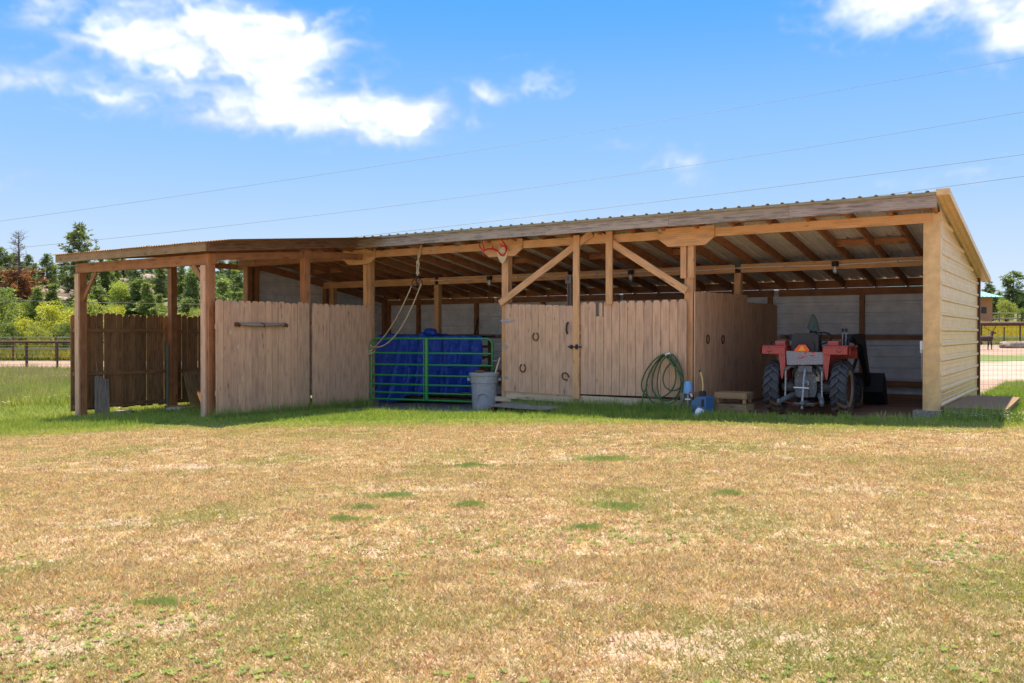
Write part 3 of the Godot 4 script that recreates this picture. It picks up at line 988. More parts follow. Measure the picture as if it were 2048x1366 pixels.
# ---------------------------------------------------------------- tractor
func wheel(parent: Node, called: String, at: Vector3, r: float, w: float, lugs: int, out: float, muddy: bool) -> void:
	var wh := Node3D.new()
	wh.name = called
	parent.add_child(wh, true)
	wh.position = at
	var X := Transform3D(Basis(Vector3(0, 0, 1), Vector3(1, 0, 0), Vector3(0, 1, 0)), Vector3.ZERO)   # lathe axis y -> x
	var rc := r - 0.045
	var rb := r * 0.60
	var h := w * 0.5
	var ty := MB.new()
	ty.lathe([Vector2(rb, -h * 0.75), Vector2(rb + 0.04, -h * 0.95), Vector2(rc - 0.06, -h), Vector2(rc - 0.015, -h * 0.9), Vector2(rc, -h * 0.5), Vector2(rc + 0.006, 0), Vector2(rc, h * 0.5), Vector2(rc - 0.015, h * 0.9), Vector2(rc - 0.06, h), Vector2(rb + 0.04, h * 0.95), Vector2(rb, h * 0.75), Vector2(rb - 0.01, 0), Vector2(rb, -h * 0.75)], 40, X)
	part(wh, "tyre", ty, M.rubber)
	# tread bars, herringbone
	for s in [-1.0, 1.0]:
		for i in lugs:
			var lg := MB.new()
			var f0 := TAU * (i + (0.5 if s > 0 else 0.0)) / lugs
			var pt := func(x: float, f: float, rr: float) -> Vector3:
				return Vector3(x, rr * sin(f), rr * cos(f))
			var st := 4
			var tk := 0.045 / r
			var prev := []
			for q in st + 1:
				var k := float(q) / st
				var x: float = s * lerpf(-0.012, h * 1.03, k)
				var f := f0 - 0.30 * k
				var dr: float = 0.0 if k < 0.7 else -0.05 * (k - 0.7) / 0.3
				var cur := [pt.call(x, f - tk * 0.62, rc - 0.03 + dr), pt.call(x, f - tk * 0.45, r + dr), pt.call(x, f + tk * 0.45, r + dr), pt.call(x, f + tk * 0.62, rc - 0.03 + dr)]
				if q > 0:
					for e in 3:
						var mid: Vector3 = (cur[e] + cur[e + 1]) * 0.5
						var ce: Vector3 = pt.call(x, f, rc - 0.02)
						lg.face([prev[e], prev[e + 1], cur[e + 1], cur[e]], mid - ce)
				if q == 0 or q == st:
					lg.face(cur, Vector3(s if q == st else -s, 0, 0))
				prev = cur
			var low := sin(f0 - 0.15) < -0.62
			part(wh, "tread_bar", lg, M.mud if low and muddy else M.rubber)
	var rim := MB.new()
	rim.lathe([Vector2(rb + 0.025, out * h * 0.82), Vector2(rb - 0.02, out * h * 0.80), Vector2(rb - 0.03, out * h * 0.2), Vector2(rb * 0.45, out * h * 0.05), Vector2(rb * 0.35, out * h * 0.3), Vector2(0, out * h * 0.32)], 36, X)
	rim.lathe([Vector2(rb - 0.01, -out * h * 0.8), Vector2(rb - 0.03, -out * h * 0.1), Vector2(rb * 0.4, -out * h * 0.02), Vector2(0, -out * h * 0.02)], 28, X)
	part(wh, "rim", rim, M.rust)
	var rg := MB.new()
	rg.lathe([Vector2(rb - 0.035, out * h * 0.70), Vector2(rb - 0.03, out * h * 0.86), Vector2(rb + 0.03, out * h * 0.90), Vector2(rb + 0.035, out * h * 0.78)], 36, X)
	part(wh, "rim_flange", rg, M.rim)

func rod(parent: Node, called: String, pts: Array, r: float, m: Material, sides := 8) -> MeshInstance3D:
	var mb := MB.new()
	mb.tube(pts, [r], sides)
	return part(parent, called, mb, m)

func tractor() -> void:
	var ty := floor_y(-1.91, -0.5) + 0.01
	var t := thing("tractor", "small faded red farm tractor with black front loader parked in the barn bay", "tractor", S * Transform3D(Basis(Vector3.UP, deg_to_rad(1.5)), Vector3(-1.91, ty, -0.52)))
	wheel(t, "rear_wheel", Vector3(-0.53, 0.445, 0), 0.445, 0.25, 18, -1.0, true)
	wheel(t, "rear_wheel", Vector3(0.53, 0.445, 0), 0.445, 0.25, 18, 1.0, true)
	wheel(t, "front_wheel", Vector3(-0.47, 0.27, -1.55), 0.27, 0.15, 14, -1.0, true)
	wheel(t, "front_wheel", Vector3(0.47, 0.27, -1.55), 0.27, 0.15, 14, 1.0, true)
	# fenders: flat top shell, bent lip, tapered inner skirt
	for s in [-1.0, 1.0]:
		var f := MB.new()
		var poly := PackedVector2Array([Vector2(0.36, 1.0), Vector2(0.365, 1.09), Vector2(0.33, 1.13), Vector2(0.25, 1.145), Vector2(-0.30, 1.135), Vector2(-0.42, 1.07), Vector2(-0.48, 0.92), Vector2(-0.455, 0.915), Vector2(-0.40, 1.05), Vector2(-0.29, 1.115), Vector2(0.25, 1.125), Vector2(0.335, 1.07), Vector2(0.335, 1.0)])
		# profile lies in z,y and runs across x
		var xf := Transform3D(Basis(Vector3(0, 0, 1), Vector3(0, 1, 0), Vector3(1, 0, 0)), Vector3.ZERO)
		f.prism(poly, s * 0.30, s * 0.67, xf)
		f.face([Vector3(s * 0.70, 1.0, 0.36), Vector3(s * 0.70, 1.09, 0.365), Vector3(s * 0.70, 1.14, 0.25), Vector3(s * 0.70, 1.0, 0.25)], Vector3(s, 0, 0))
		var fd := part(t, "fender", f, M.tractor_red)
		var sk := MB.new()
		var q := PackedVector2Array([Vector2(s * 0.30, 1.1), Vector2(s * 0.41, 1.0), Vector2(s * 0.385, 0.82), Vector2(s * 0.37, 0.64), Vector2(s * 0.355, 0.585), Vector2(s * 0.335, 0.62), Vector2(s * 0.305, 0.8)])
		sk.prism(q, 0.31, 0.335)
		var side := PackedVector2Array([Vector2(0.33, 1.1), Vector2(0.33, 0.60), Vector2(0.25, 0.56), Vector2(-0.35, 0.60), Vector2(-0.40, 0.95), Vector2(-0.29, 1.12)])
		sk.prism(side, s * 0.30, s * 0.312, xf)
		part(fd, "skirt", sk, M.tractor_red)
		var lamp := MB.new()
		lamp.lathe([Vector2(0.0, 0.025), Vector2(0.022, 0.022), Vector2(0.036, 0.008), Vector2(0.038, 0.0)], 16, Transform3D(Basis(Vector3(1, 0, 0), Vector3(0, 0, 1), Vector3(0, -1, 0)), Vector3(s * 0.55, 1.065, 0.364)))
		part(fd, "tail_reflector", lamp, M.tractor_red)
		var hd := MB.new()
		hd.tube([Vector3(s * 0.62, 1.13, 0.0), Vector3(s * 0.62, 1.19, 0.0), Vector3(s * 0.56, 1.19, 0.0), Vector3(s * 0.56, 1.13, 0.0)], [0.012], 6)
		part(fd, "grab_handle", hd, M.black)
		var pad := MB.new()
		pad.box(Vector3(s * 0.42, 1.175, 0.05), Vector3(0.16, 0.07, 0.3))
		part(fd, "tool_box", pad, M.tractor_red)
	# plate between the fenders, with worn red paint
	var pl := MB.new()
	pl.prism(PackedVector2Array([Vector2(-0.27, 0.82), Vector2(0.30, 0.84), Vector2(0.30, 1.03), Vector2(-0.29, 1.05)]), 0.30, 0.325)
	var plate := part(t, "rear_plate", pl, M.tractor_gray)
	var fleck := MB.new()
	var r2 := RandomNumberGenerator.new()
	r2.seed = 3
	for i in 16:
		fleck.box(Vector3(r2.randf_range(-0.12, 0.16), r2.randf_range(0.93, 1.04), 0.327), Vector3(r2.randf_range(0.015, 0.07), r2.randf_range(0.006, 0.018), 0.002))
	part(plate, "worn_paint", fleck, M.antler)
	var tg := MB.new()
	tg.col = Color(0.85, 0.10, 0.01)
	tg.prism(PackedVector2Array([Vector2(-0.16, 1.035), Vector2(0.06, 1.035), Vector2(0.075, 1.065), Vector2(0.01, 1.15), Vector2(-0.09, 1.15), Vector2(-0.17, 1.06)]), 0.283, 0.29)
	tg.col = Color(0.95, 0.32, 0.04)
	tg.prism(PackedVector2Array([Vector2(-0.11, 1.05), Vector2(0.015, 1.05), Vector2(-0.045, 1.14)]), 0.29, 0.294)
	part(t, "warning_triangle", tg, mat(1, 1, 1, 0.5))
	# seat
	var seat := MB.new()
	seat.prism(PackedVector2Array([Vector2(-0.23, 1.0), Vector2(0.20, 1.0), Vector2(0.20, 1.29), Vector2(0.15, 1.34), Vector2(-0.18, 1.34), Vector2(-0.23, 1.29)]), 0.14, 0.22)
	var st := part(t, "seat_back", seat, M.black)
	var cu := MB.new()
	cu.prism(PackedVector2Array([Vector2(-0.2, 0.90), Vector2(0.18, 0.90), Vector2(0.19, 0.98), Vector2(-0.21, 0.98)]), -0.22, 0.13)
	cu.prism(PackedVector2Array([Vector2(-0.17, 1.03), Vector2(0.14, 1.03), Vector2(0.14, 1.17), Vector2(0.1, 1.2), Vector2(-0.13, 1.2), Vector2(-0.17, 1.17)]), 0.222, 0.245)
	part(st, "cushion", cu, M.loader)
	# transmission and axle housings
	var hs := MB.new()
	hs.prism(PackedVector2Array([Vector2(-0.16, 0.30), Vector2(0.14, 0.30), Vector2(0.17, 0.42), Vector2(0.17, 0.70), Vector2(0.12, 0.80), Vector2(-0.13, 0.80), Vector2(-0.18, 0.70), Vector2(-0.18, 0.42)]), -0.55, 0.2)
	var hz := part(t, "gearbox", hs, M.cast)
	var bolt := MB.new()
	for i in 12:
		var an := TAU * i / 12
		bolt.lathe([Vector2(0.014, 0.0), Vector2(0.014, 0.015), Vector2(0, 0.016)], 6, Transform3D(Basis(Vector3(1, 0, 0), Vector3(0, 0, 1), Vector3(0, -1, 0)), Vector3(cos(an) * 0.14, 0.55 + sin(an) * 0.2, 0.2)))
	bolt.lathe([Vector2(0.06, 0), Vector2(0.06, 0.03), Vector2(0.03, 0.035), Vector2(0.02, 0.10), Vector2(0, 0.10)], 14, Transform3D(Basis(Vector3(1, 0, 0), Vector3(0, 0, 1), Vector3(0, -1, 0)), Vector3(0.0, 0.52, 0.2)))
	part(hz, "cover_and_shaft", bolt, M.steel)
	var cap := MB.new()
	cap.lathe([Vector2(0.05, 0.0), Vector2(0.055, 0.12), Vector2(0.035, 0.14), Vector2(0.04, 0.22), Vector2(0, 0.23)], 12, Transform3D(Basis.IDENTITY, Vector3(0.19, 0.56, 0.17)))
	part(hz, "lift_valve", cap, mat(0.42, 0.36, 0.26, 0.7))
	var ax := MB.new()
	ax.tube([Vector3(-0.42, 0.445, 0), Vector3(-0.18, 0.47, 0), Vector3(0.18, 0.47, 0), Vector3(0.42, 0.445, 0)], [0.07, 0.11, 0.11, 0.07], 14)
	part(t, "rear_axle", ax, M.cast)
	# three-point linkage
	for s in [-1.0, 1.0]:
		var lk := MB.new()
		lk.tube([Vector3(s * 0.17, 0.34, 0.02), Vector3(s * 0.26, 0.30, 0.30), Vector3(s * 0.33, 0.24, 0.55)], [0.05, 0.045, 0.036], 8)
		lk.lathe([Vector2(0.05, -0.02), Vector2(0.055, 0), Vector2(0.05, 0.02)], 12, Transform3D(Basis(Vector3(0, 0, 1), Vector3(1, 0, 0), Vector3(0, 1, 0)), Vector3(s * 0.335, 0.235, 0.57)))
		part(t, "lower_link", lk, M.cast)
		var lift := MB.new()
		lift.tube([Vector3(s * 0.12, 0.78, 0.1), Vector3(s * 0.24, 0.80, 0.26), Vector3(s * 0.29, 0.74, 0.36)], [0.03], 8)
		part(t, "lift_arm", lift, M.cast)
		rod(t, "lift_rod", [Vector3(s * 0.285, 0.73, 0.36), Vector3(s * 0.285, 0.55, 0.36), Vector3(s * 0.29, 0.28, 0.37)], 0.017, M.steel)
	rod(t, "top_link", [Vector3(0, 0.80, 0.24), Vector3(0.005, 0.60, 0.36), Vector3(-0.015, 0.12, 0.40)], 0.023, M.steel, 10)
	rod(t, "cross_pin", [Vector3(-0.15, 0.46, 0.385), Vector3(0.09, 0.455, 0.385)], 0.010, M.white)
	for q in [[-0.10, 0.2], [0.09, 0.12], [0.13, 0.26]]:
		rod(t, "hydraulic_hose", [Vector3(q[0], 0.82, 0.18), Vector3(q[0] * 1.8, 0.72, 0.30), Vector3(q[0] * 2.2, 0.55, q[1]), Vector3(q[0] * 1.5, 0.44, 0.18)], 0.014, M.black)
	var hb := MB.new()
	hb.box(Vector3(0.0, 0.76, 0.22), Vector3(0.22, 0.10, 0.10))
	hb.box(Vector3(-0.03, 0.36, 0.235), Vector3(0.16, 0.12, 0.08))
	hb.box(Vector3(0.0, 0.19, 0.3), Vector3(0.34, 0.05, 0.10))
	part(t, "hitch_bracket", hb, M.cast)
	rod(t, "drawbar", [Vector3(0, 0.22, -0.2), Vector3(0, 0.22, 0.45)], 0.035, M.cast)
	rod(t, "stabiliser_chain", [Vector3(-0.33, 0.25, 0.5), Vector3(-0.1, 0.18, 0.42), Vector3(0.1, 0.18, 0.42), Vector3(0.33, 0.25, 0.5)], 0.012, M.rust)
	# bonnet, engine, dash, steering
	var hood := MB.new()
	hood.prism(PackedVector2Array([Vector2(-0.24, 0.62), Vector2(0.24, 0.62), Vector2(0.24, 1.0), Vector2(0.18, 1.07), Vector2(-0.18, 1.07), Vector2(-0.24, 1.0)]), -1.85, -0.75)
	part(t, "bonnet", hood, M.tractor_red)
	var eng := MB.new()
	eng.box(Vector3(0, 0.48, -1.15), Vector3(0.34, 0.36, 1.3))
	part(t, "engine", eng, M.cast)
	rod(t, "front_axle", [Vector3(-0.45, 0.29, -1.55), Vector3(0.45, 0.29, -1.55)], 0.05, M.cast)
	var sw := MB.new()
	var ring := []
	var tb := Basis(Vector3.RIGHT, deg_to_rad(32))
	for i in 25:
		var an := TAU * i / 24
		ring.append(Vector3(0.05, 1.25, -0.55) + tb * Vector3(cos(an) * 0.19, 0, sin(an) * 0.19))
	sw.tube(ring, [0.014], 8, false)
	for i in 3:
		var an := TAU * i / 3 + 0.5
		sw.tube([Vector3(0.05, 1.23, -0.55), Vector3(0.05, 1.25, -0.55) + tb * Vector3(cos(an) * 0.19, 0, sin(an) * 0.19)], [0.009], 6)
	var swp := part(t, "steering_wheel", sw, M.black)
	rod(swp, "column", [Vector3(0.05, 1.24, -0.55), Vector3(0.02, 1.0, -0.8)], 0.02, M.black)
	var mf := MB.new()
	mf.lathe([Vector2(0, 1.0), Vector2(0.03, 1.0), Vector2(0.03, 1.22), Vector2(0.062, 1.24), Vector2(0.062, 1.42), Vector2(0.045, 1.45), Vector2(0.025, 1.47), Vector2(0.025, 1.62), Vector2(0, 1.62)], 18, Transform3D(Basis.IDENTITY, Vector3(-0.21, 0.04, -1.2)))
	part(t, "exhaust", mf, M.loader)
	for s in [0.42, 0.475]:
		var lv := rod(t, "lever", [Vector3(s, 1.05, -0.5), Vector3(s + 0.01, 1.36, -0.5)], 0.009, M.galv)
		var kn := MB.new()
		kn.lathe([Vector2(0, 0), Vector2(0.02, 0.01), Vector2(0.022, 0.06), Vector2(0, 0.07)], 8, Transform3D(Basis.IDENTITY, Vector3(s + 0.01, 1.35, -0.5)))
		part(lv, "knob", kn, M.black)
	# front loader
	for s in [-1.0, 1.0]:
		var post := MB.new()
		post.box(Vector3(s * 0.40, 0.80, -0.82), Vector3(0.08, 0.95, 0.14))
		part(t, "loader_tower", post, M.loader)
		var arm := MB.new()
		var xf := Transform3D(Basis(Vector3(0, 0, 1), Vector3(0, 1, 0), Vector3(1, 0, 0)), Vector3.ZERO)
		arm.prism(PackedVector2Array([Vector2(-0.75, 1.32), Vector2(-0.75, 1.22), Vector2(-1.75, 1.12), Vector2(-2.45, 0.36), Vector2(-2.58, 0.40), Vector2(-1.98, 1.30), Vector2(-1.8, 1.33)]), s * 0.44, s * 0.52, xf)
		part(t, "loader_arm", arm, M.loader)
		rod(t, "lift_cylinder", [Vector3(s * 0.48, 0.6, -0.9), Vector3(s * 0.48, 0.85, -1.35), Vector3(s * 0.48, 1.15, -1.8)], 0.03, M.loader)
		rod(t, "tilt_cylinder", [Vector3(s * 0.41, 1.1, -1.75), Vector3(s * 0.41, 0.62, -2.5)], 0.025, M.steel)
		rod(t, "hydraulic_hose", [Vector3(s * 0.44, 1.05, -0.55), Vector3(s * 0.56, 1.3, -0.7), Vector3(s * 0.53, 1.22, -1.0), Vector3(s * 0.5, 0.95, -1.2)], 0.013, M.black)
	var bk := MB.new()
	var xb := Transform3D(Basis(Vector3(0, 0, 1), Vector3(0, 1, 0), Vector3(1, 0, 0)), Vector3.ZERO)
	bk.prism(PackedVector2Array([Vector2(-2.55, 0.60), Vector2(-2.52, 0.25), Vector2(-2.62, 0.05), Vector2(-3.1, 0.0), Vector2(-3.1, 0.02), Vector2(-2.64, 0.08), Vector2(-2.56, 0.26), Vector2(-2.58, 0.60)]), -0.72, 0.72, xb)
	for s in [-1.0, 1.0]:
		bk.prism(PackedVector2Array([Vector2(-2.55, 0.60), Vector2(-2.52, 0.25), Vector2(-2.62, 0.05), Vector2(-3.1, 0.0), Vector2(-2.9, 0.45), Vector2(-2.7, 0.6)]), s * 0.72, s * 0.735, xb)
	for x in [-0.42, 0.42]:
		bk.box(Vector3(x, 0.45, -2.50), Vector3(0.05, 0.28, 0.08))
	part(t, "bucket", bk, M.loader)
	# rag tied over the exhaust
	var rag := MB.new()
	var g := []
	for j in 9:
		var row := []
		for i in 17:
			var an := TAU * i / 16
			var k := j / 8.0
			var rr: float = [0.0, 0.035, 0.05, 0.06, 0.068, 0.072, 0.078, 0.085, 0.09][j] * (1.0 + 0.28 * sin(an * 3.0 + 1.0) * k + 0.1 * sin(an * 5.0) * k)
			row.append(Vector3(cos(an) * rr, -0.26 * k - 0.05 * k * sin(an + 0.6), sin(an) * rr))
		g.append(row)
	rag.sheet(g)
	solo("cloth_cover", rag, M.cloth, "grey-green rag draped over the tractor's upright exhaust pipe", "rag", t.transform * Transform3D(Basis.IDENTITY, Vector3(-0.21, 1.68, -1.2)))

# ---------------------------------------------------------------- things standing about the barn
func at(a: float, b: float, dy := 0.0, turn := 0.0) -> Transform3D:
	return S * Transform3D(Basis(Vector3.UP, deg_to_rad(turn)), Vector3(a, floor_y(a, b) + dy, b))

func yard_objects() -> void:
	var R := Vector3.RIGHT
	var B := Vector3.BACK
	# ---- green pipe gate, hinged at the post beside the plank gate
	var g0 := S.affine_inverse() * Vector3(-3.03, 0, -19.1)
	var g1 := S.affine_inverse() * Vector3(-0.40, 0, -18.05)
	var dv := (g1 - g0)
	var gl := Vector2(dv.x, dv.z).length()
	var gx := Vector3(dv.x, 0, dv.z).normalized()
	var gate := thing("pipe_gate", "green tubular steel farm gate with rounded corners in front of the blue tarp", "gate", S * Transform3D(Basis(gx, Vector3.UP, gx.cross(Vector3.UP)), Vector3(g0.x, -0.228, g0.z)))
	var H := 1.295
	var fr := MB.new()
	var pts := [Vector3(0, 0.0, 0), Vector3(0, H - 0.13, 0)]
	for i in 5:
		var an := PI - PI * 0.5 * (i + 1) / 5
		pts.append(Vector3(0.13 + 0.13 * cos(an), H - 0.13 + 0.13 * sin(an), 0))
	for i in 6:
		var an := PI * 0.5 - PI * 0.5 * i / 5
		pts.append(Vector3(gl - 0.13 + 0.13 * cos(an), H - 0.13 + 0.13 * sin(an), 0))
	pts.append(Vector3(gl, 0.0, 0))
	pts.append(Vector3(0, 0, 0))
	fr.tube(pts, [0.024], 10, false)
	part(gate, "frame", fr, M.green_gate)
	for y in [0.145, 0.32, 0.515, 0.742, 0.988]:
		rod(gate, "rail", [Vector3(0.01, y, 0), Vector3(gl - 0.01, y, 0)], 0.021, M.green_gate, 10)
	var up := MB.new()
	up.box(Vector3(gl * 0.475, H * 0.5, 0.012), Vector3(0.055, H, 0.055))
	up.box(Vector3(gl * 0.45, H * 0.5, 0.0), Vector3(0.02, H, 0.03))
	part(gate, "brace", up, M.green_gate)
	for y in [0.12, 1.0]:
		rod(gate, "hinge_pin", [Vector3(-0.09, y, 0.0), Vector3(0.0, y, 0.0)], 0.014, M.galv)
	rod(gate, "latch_chain", [Vector3(gl, 0.86, 0.0), Vector3(gl + 0.1, 0.84, 0.02), Vector3(gl + 0.2, 0.92, 0.03)], 0.014, M.galv)
	# ---- lumber on a rack and the blue tarp thrown over it
	var rk := thing("lumber_rack", "rack of stacked orange boards half hidden under the blue tarp", "lumber", at(-10.4, -1.75))
	for i in 6:
		timber(rk, "plank", Vector3(-1.62 + rnd(-0.06, 0.03), 0.08 + i * 0.24, 0.16 + rnd(-0.03, 0.03)), Vector3(1.1, 0.08 + i * 0.24, 0.16), 0.30, 0.05 if i % 2 else 0.09, M.oldply, B, 0.2)
		timber(rk, "plank", Vector3(-1.5 + rnd(-0.06, 0.03), 0.08 + i * 0.24, -0.2), Vector3(1.1, 0.08 + i * 0.24, -0.2), 0.30, 0.05, M.oldply, B, 0.2)
	for x in [-1.25, 1.05]:
		for z in [-0.3, 0.25]:
			timber(rk, "upright", Vector3(x, -0.1, z), Vector3(x, 1.42, z), 0.07, 0.07, M.oldply, R)
	var tp := MB.new()
	var g := []
	var fn := FastNoiseLite.new()
	fn.seed = 77
	fn.frequency = 1.0
	fn.fractal_octaves = 4
	var NU := 120
	var NV := 56
	for j in NV + 1:
		var row := []
		var k := float(j) / NV
		for i in NU + 1:
			var s := float(i) / NU
			var x := lerpf(-1.55, 1.36, s)
			var topy := 1.55 + 0.012 * sin(s * 9.0) - 0.03 * s + 0.08 * exp(-pow((s - 0.43) / 0.03, 2.0))
			var hem := 0.02 if s < 0.27 else lerpf(0.16, 0.30, smoothstep(0.27, 0.9, s))
			hem = lerpf(0.02, hem, smoothstep(0.27, 0.34, s))
			var flare := 0.16 * (1.0 - k)
			var p: Vector3
			if k < 0.22:      # over the top
				var q := k / 0.22
				p = Vector3(x, topy - 0.05 * (1.0 - q), lerpf(-0.5, 0.46, q))
			else:
				var q := (k - 0.22) / 0.78
				var fold := 0.10 * sin(s * 62.0 + 1.5 * sin(s * 17.0)) + 0.11 * sin(s * 27.0 + 0.7) + 0.035 * fn.get_noise_2d(s * 30.0, q * 3.0)
				fold += 0.07 * sin((s * 3.0 + q * 1.4) * 7.0) * smoothstep(0.4, 0.9, s)
				p = Vector3(x - 0.10 * q * (1.0 - 2.0 * s), lerpf(topy, hem, q), 0.46 + q * 0.16 + fold * (0.3 + q))
				if s < 0.28:
					p.z += 0.10 * q
			p += Vector3(fn.get_noise_3d(x * 5.0, k * 12.0, 3.0), fn.get_noise_3d(x * 5.0, k * 12.0, 9.0), fn.get_noise_3d(x * 9.0, k * 7.0, 20.0) * 1.3) * 0.028
			row.append(p)
		g.append(row)
	tp.sheet(g)
	var tarp := thing("blue_tarp", "crumpled bright blue tarp draped over stacked lumber behind the green gate", "tarp", at(-10.38, -1.72))
	part(tarp, "sheet", tp, M.tarp)
	var kb := MB.new()
	for q in 3:
		kb.lathe([Vector2(0, 0), Vector2(0.06, 0.01), Vector2(0.10, 0.05), Vector2(0.105, 0.09), Vector2(0.07, 0.14), Vector2(0, 0.155)], 10, Transform3D(Basis(Vector3(1, 0.3, 0).normalized(), 0.4 * q), Vector3(-0.22 + 0.05 * q, 1.54, 0.32 - 0.04 * q)))
	part(tarp, "bunched_knot", kb, M.tarp)
	# ---- rubbish can with two tools standing in it
	var w := S.affine_inverse() * Vector3(-0.54, 0, -17.45)
	var can := thing("trash_can", "grey round plastic trash can standing before the door post", "trash can", at(w.x, w.z))
	var cb := MB.new()
	cb.lathe([Vector2(0, 0.01), Vector2(0.235, 0.0), Vector2(0.24, 0.02), Vector2(0.262, 0.52), Vector2(0.276, 0.53), Vector2(0.284, 0.665), Vector2(0.298, 0.67), Vector2(0.304, 0.715), Vector2(0.292, 0.73), Vector2(0.275, 0.715), Vector2(0.262, 0.5), Vector2(0.22, 0.03), Vector2(0, 0.03)], 36)
	part(can, "bin", cb, M.can)
	for an in [1.1, -2.0]:
		var hb := MB.new()
		for i in 9:
			pass
		var arc := []
		for i in 11:
			var q := PI * i / 10
			var th: float = an + cos(q) * 0.42
			arc.append(Vector3(cos(th) * (0.252 + 0.016), 0.22 + sin(q) * 0.12, sin(th) * (0.252 + 0.016)))
		hb.tube(arc, [0.014], 6)
		part(can, "moulded_arch", hb, M.can)
		var hh := MB.new()
		hh.box(Vector3(cos(an + 1.57) * 0.31, 0.6, sin(an + 1.57) * 0.31), Vector3(0.05, 0.05, 0.12), Basis(Vector3.UP, -an - 1.57))
		part(can, "handle", hh, M.can)
	var tl := thing("garden_tool", "pale wooden tool shaft leaning out of the grey trash can", "tool", can.transform)
	rod(tl, "shaft", [Vector3(0.1, 0.06, 0.0), Vector3(0.24, 0.74, -0.03), Vector3(0.33, 1.02, -0.05)], 0.02, M.pale)
	var br := thing("broom_head", "dark broom bristles sticking up inside the grey trash can", "broom", can.transform)
	for i in 5:
		rod(br, "bristle_bundle", [Vector3(-0.05 + i * 0.02, 0.06, 0.05), Vector3(-0.14 + i * 0.04, 0.78, 0.08)], 0.016, M.fence, 5)
	# ---- low wooden platform before the stall door
	var pt := thing("wooden_platform", "low grey weathered plank platform lying before the stall door", "platform", at(-6.62, 0.62, 0.0, 4.0))
	for i in 8:
		timber(pt, "plank", Vector3(-0.62, 0.125, -0.45 + i * 0.128), Vector3(0.62, 0.105, -0.45 + i * 0.128), 0.122, 0.022, M.weathered, B, 0.12)
	for x in [-0.5, -0.15, 0.2, 0.5]:
		timber(pt, "bearer", Vector3(x, 0.045, -0.5), Vector3(x, 0.045, 0.50), 0.06, 0.11, M.rust, R)
	# ---- hose hung in loops on the stall panel
	var hose := MB.new()
	var nail := Vector3(-3.98, 0.80, 0.15)
	var y0 := floor_y(-4.0, 0.3)
	var P := []
	# each loop: centre, half width, top, bottom, lean
	var loops := [[-4.14, 0.26, 0.80, 0.02, 0.00], [-4.10, 0.33, 0.83, -0.06, -0.10], [-4.02, 0.17, 0.66, 0.20, 0.03], [-4.15, 0.30, 0.81, 0.06, -0.16], [-4.08, 0.24, 0.78, -0.10, 0.12]]
	for li in loops.size():
		var l: Array = loops[li]
		for i in 28:
			var q := TAU * i / 28.0 + PI * 0.5
			var yy: float = lerpf(l[3], l[2], 0.5 + 0.5 * sin(q))
			var wid: float = l[1] * cos(q) * (1.0 - 0.25 * sin(q))
			P.append(Vector3(l[0] + wid + l[4] * (0.5 - 0.5 * sin(q)), maxf(yy, y0 + 0.05), 0.125 + li * 0.028 + 0.04 * (0.5 - 0.5 * sin(q))))
	P.append_array([Vector3(-4.05, 0.74, 0.26), Vector3(-3.93, 0.6, 0.28), Vector3(-3.80, 0.42, 0.30), Vector3(-3.73, 0.33, 0.32)])
	var crv := Curve3D.new()
	for i in P.size():
		var a: Vector3 = P[max(i - 1, 0)]
		var b: Vector3 = P[min(i + 1, P.size() - 1)]
		crv.add_point(P[i], (a - b) / 6.0, (b - a) / 6.0)
	crv.bake_interval = 0.05
	var bp := []
	for q in crv.get_baked_points():
		bp.append(q)
	hose.tube(bp, [0.0135], 7)
	var hs := thing("garden_hose", "dark green garden hose hung in loose loops on the plank panel", "hose", S)
	part(hs, "tubing", hose, M.hose)
	rod(hs, "hose_tail", [Vector3(-4.42, 0.3, 0.3), Vector3(-4.5, 0.1, 0.32), Vector3(-4.52, y0 + 0.02, 0.36), Vector3(-4.4, y0 + 0.02, 0.45)], 0.0135, M.hose)
	var hk := thing("hose_hook", "white bracket holding the garden hose against the boards", "hook", S)
	rod(hk, "bracket", [Vector3(-4.12, 0.78, 0.10), Vector3(-4.13, 0.76, 0.17), Vector3(-4.10, 0.82, 0.27), Vector3(-4.02, 0.84, 0.275)], 0.016, M.white)
	# ---- yard hydrant with blue cover and its two stub posts
	var hy := thing("water_hydrant", "galvanised standpipe tap with a light blue plastic cover and red handle", "tap", at(-3.67, 0.33))
	rod(hy, "standpipe", [Vector3(0, -0.1, 0), Vector3(0, 0.42, 0)], 0.022, M.galv)
	var cv := MB.new()
	cv.lathe([Vector2(0.075, 0.36), Vector2(0.078, 0.44), Vector2(0.066, 0.53), Vector2(0.045, 0.56), Vector2(0, 0.565)], 16)
	part(hy, "cover", cv, M.sky_blue)
	rod(hy, "spout", [Vector3(0, 0.37, 0.0), Vector3(0.06, 0.36, 0.03), Vector3(0.085, 0.31, 0.04)], 0.018, M.white)
	rod(hy, "lever", [Vector3(0.04, 0.38, 0.05), Vector3(0.13, 0.385, 0.06)], 0.012, M.red_cap)
	rod(hy, "clamp", [Vector3(-0.045, 0.26, 0.02), Vector3(0.05, 0.26, 0.02)], 0.013, M.white)
	rod(hy, "short_hose", [Vector3(0.085, 0.30, 0.04), Vector3(0.08, 0.18, 0.05), Vector3(0.0, 0.10, 0.05), Vector3(-0.14, 0.10, 0.05)], 0.010, M.hose)
	var sp := thing("stub_post", "squat weathered wooden stub post behind the tap, cut square", "post", at(-3.79, 0.16))
	timber(sp, "block", Vector3(0, -0.1, 0), Vector3(0, 0.36, 0), 0.13, 0.12, M.weathered, R)
	var sp2 := thing("stub_post", "split pale wooden stub post between the tap and blue jug", "post", at(-3.54, 0.18))
	timber(sp2, "block", Vector3(0, -0.1, 0), Vector3(0, 0.38, 0), 0.10, 0.10, M.oldply, R)
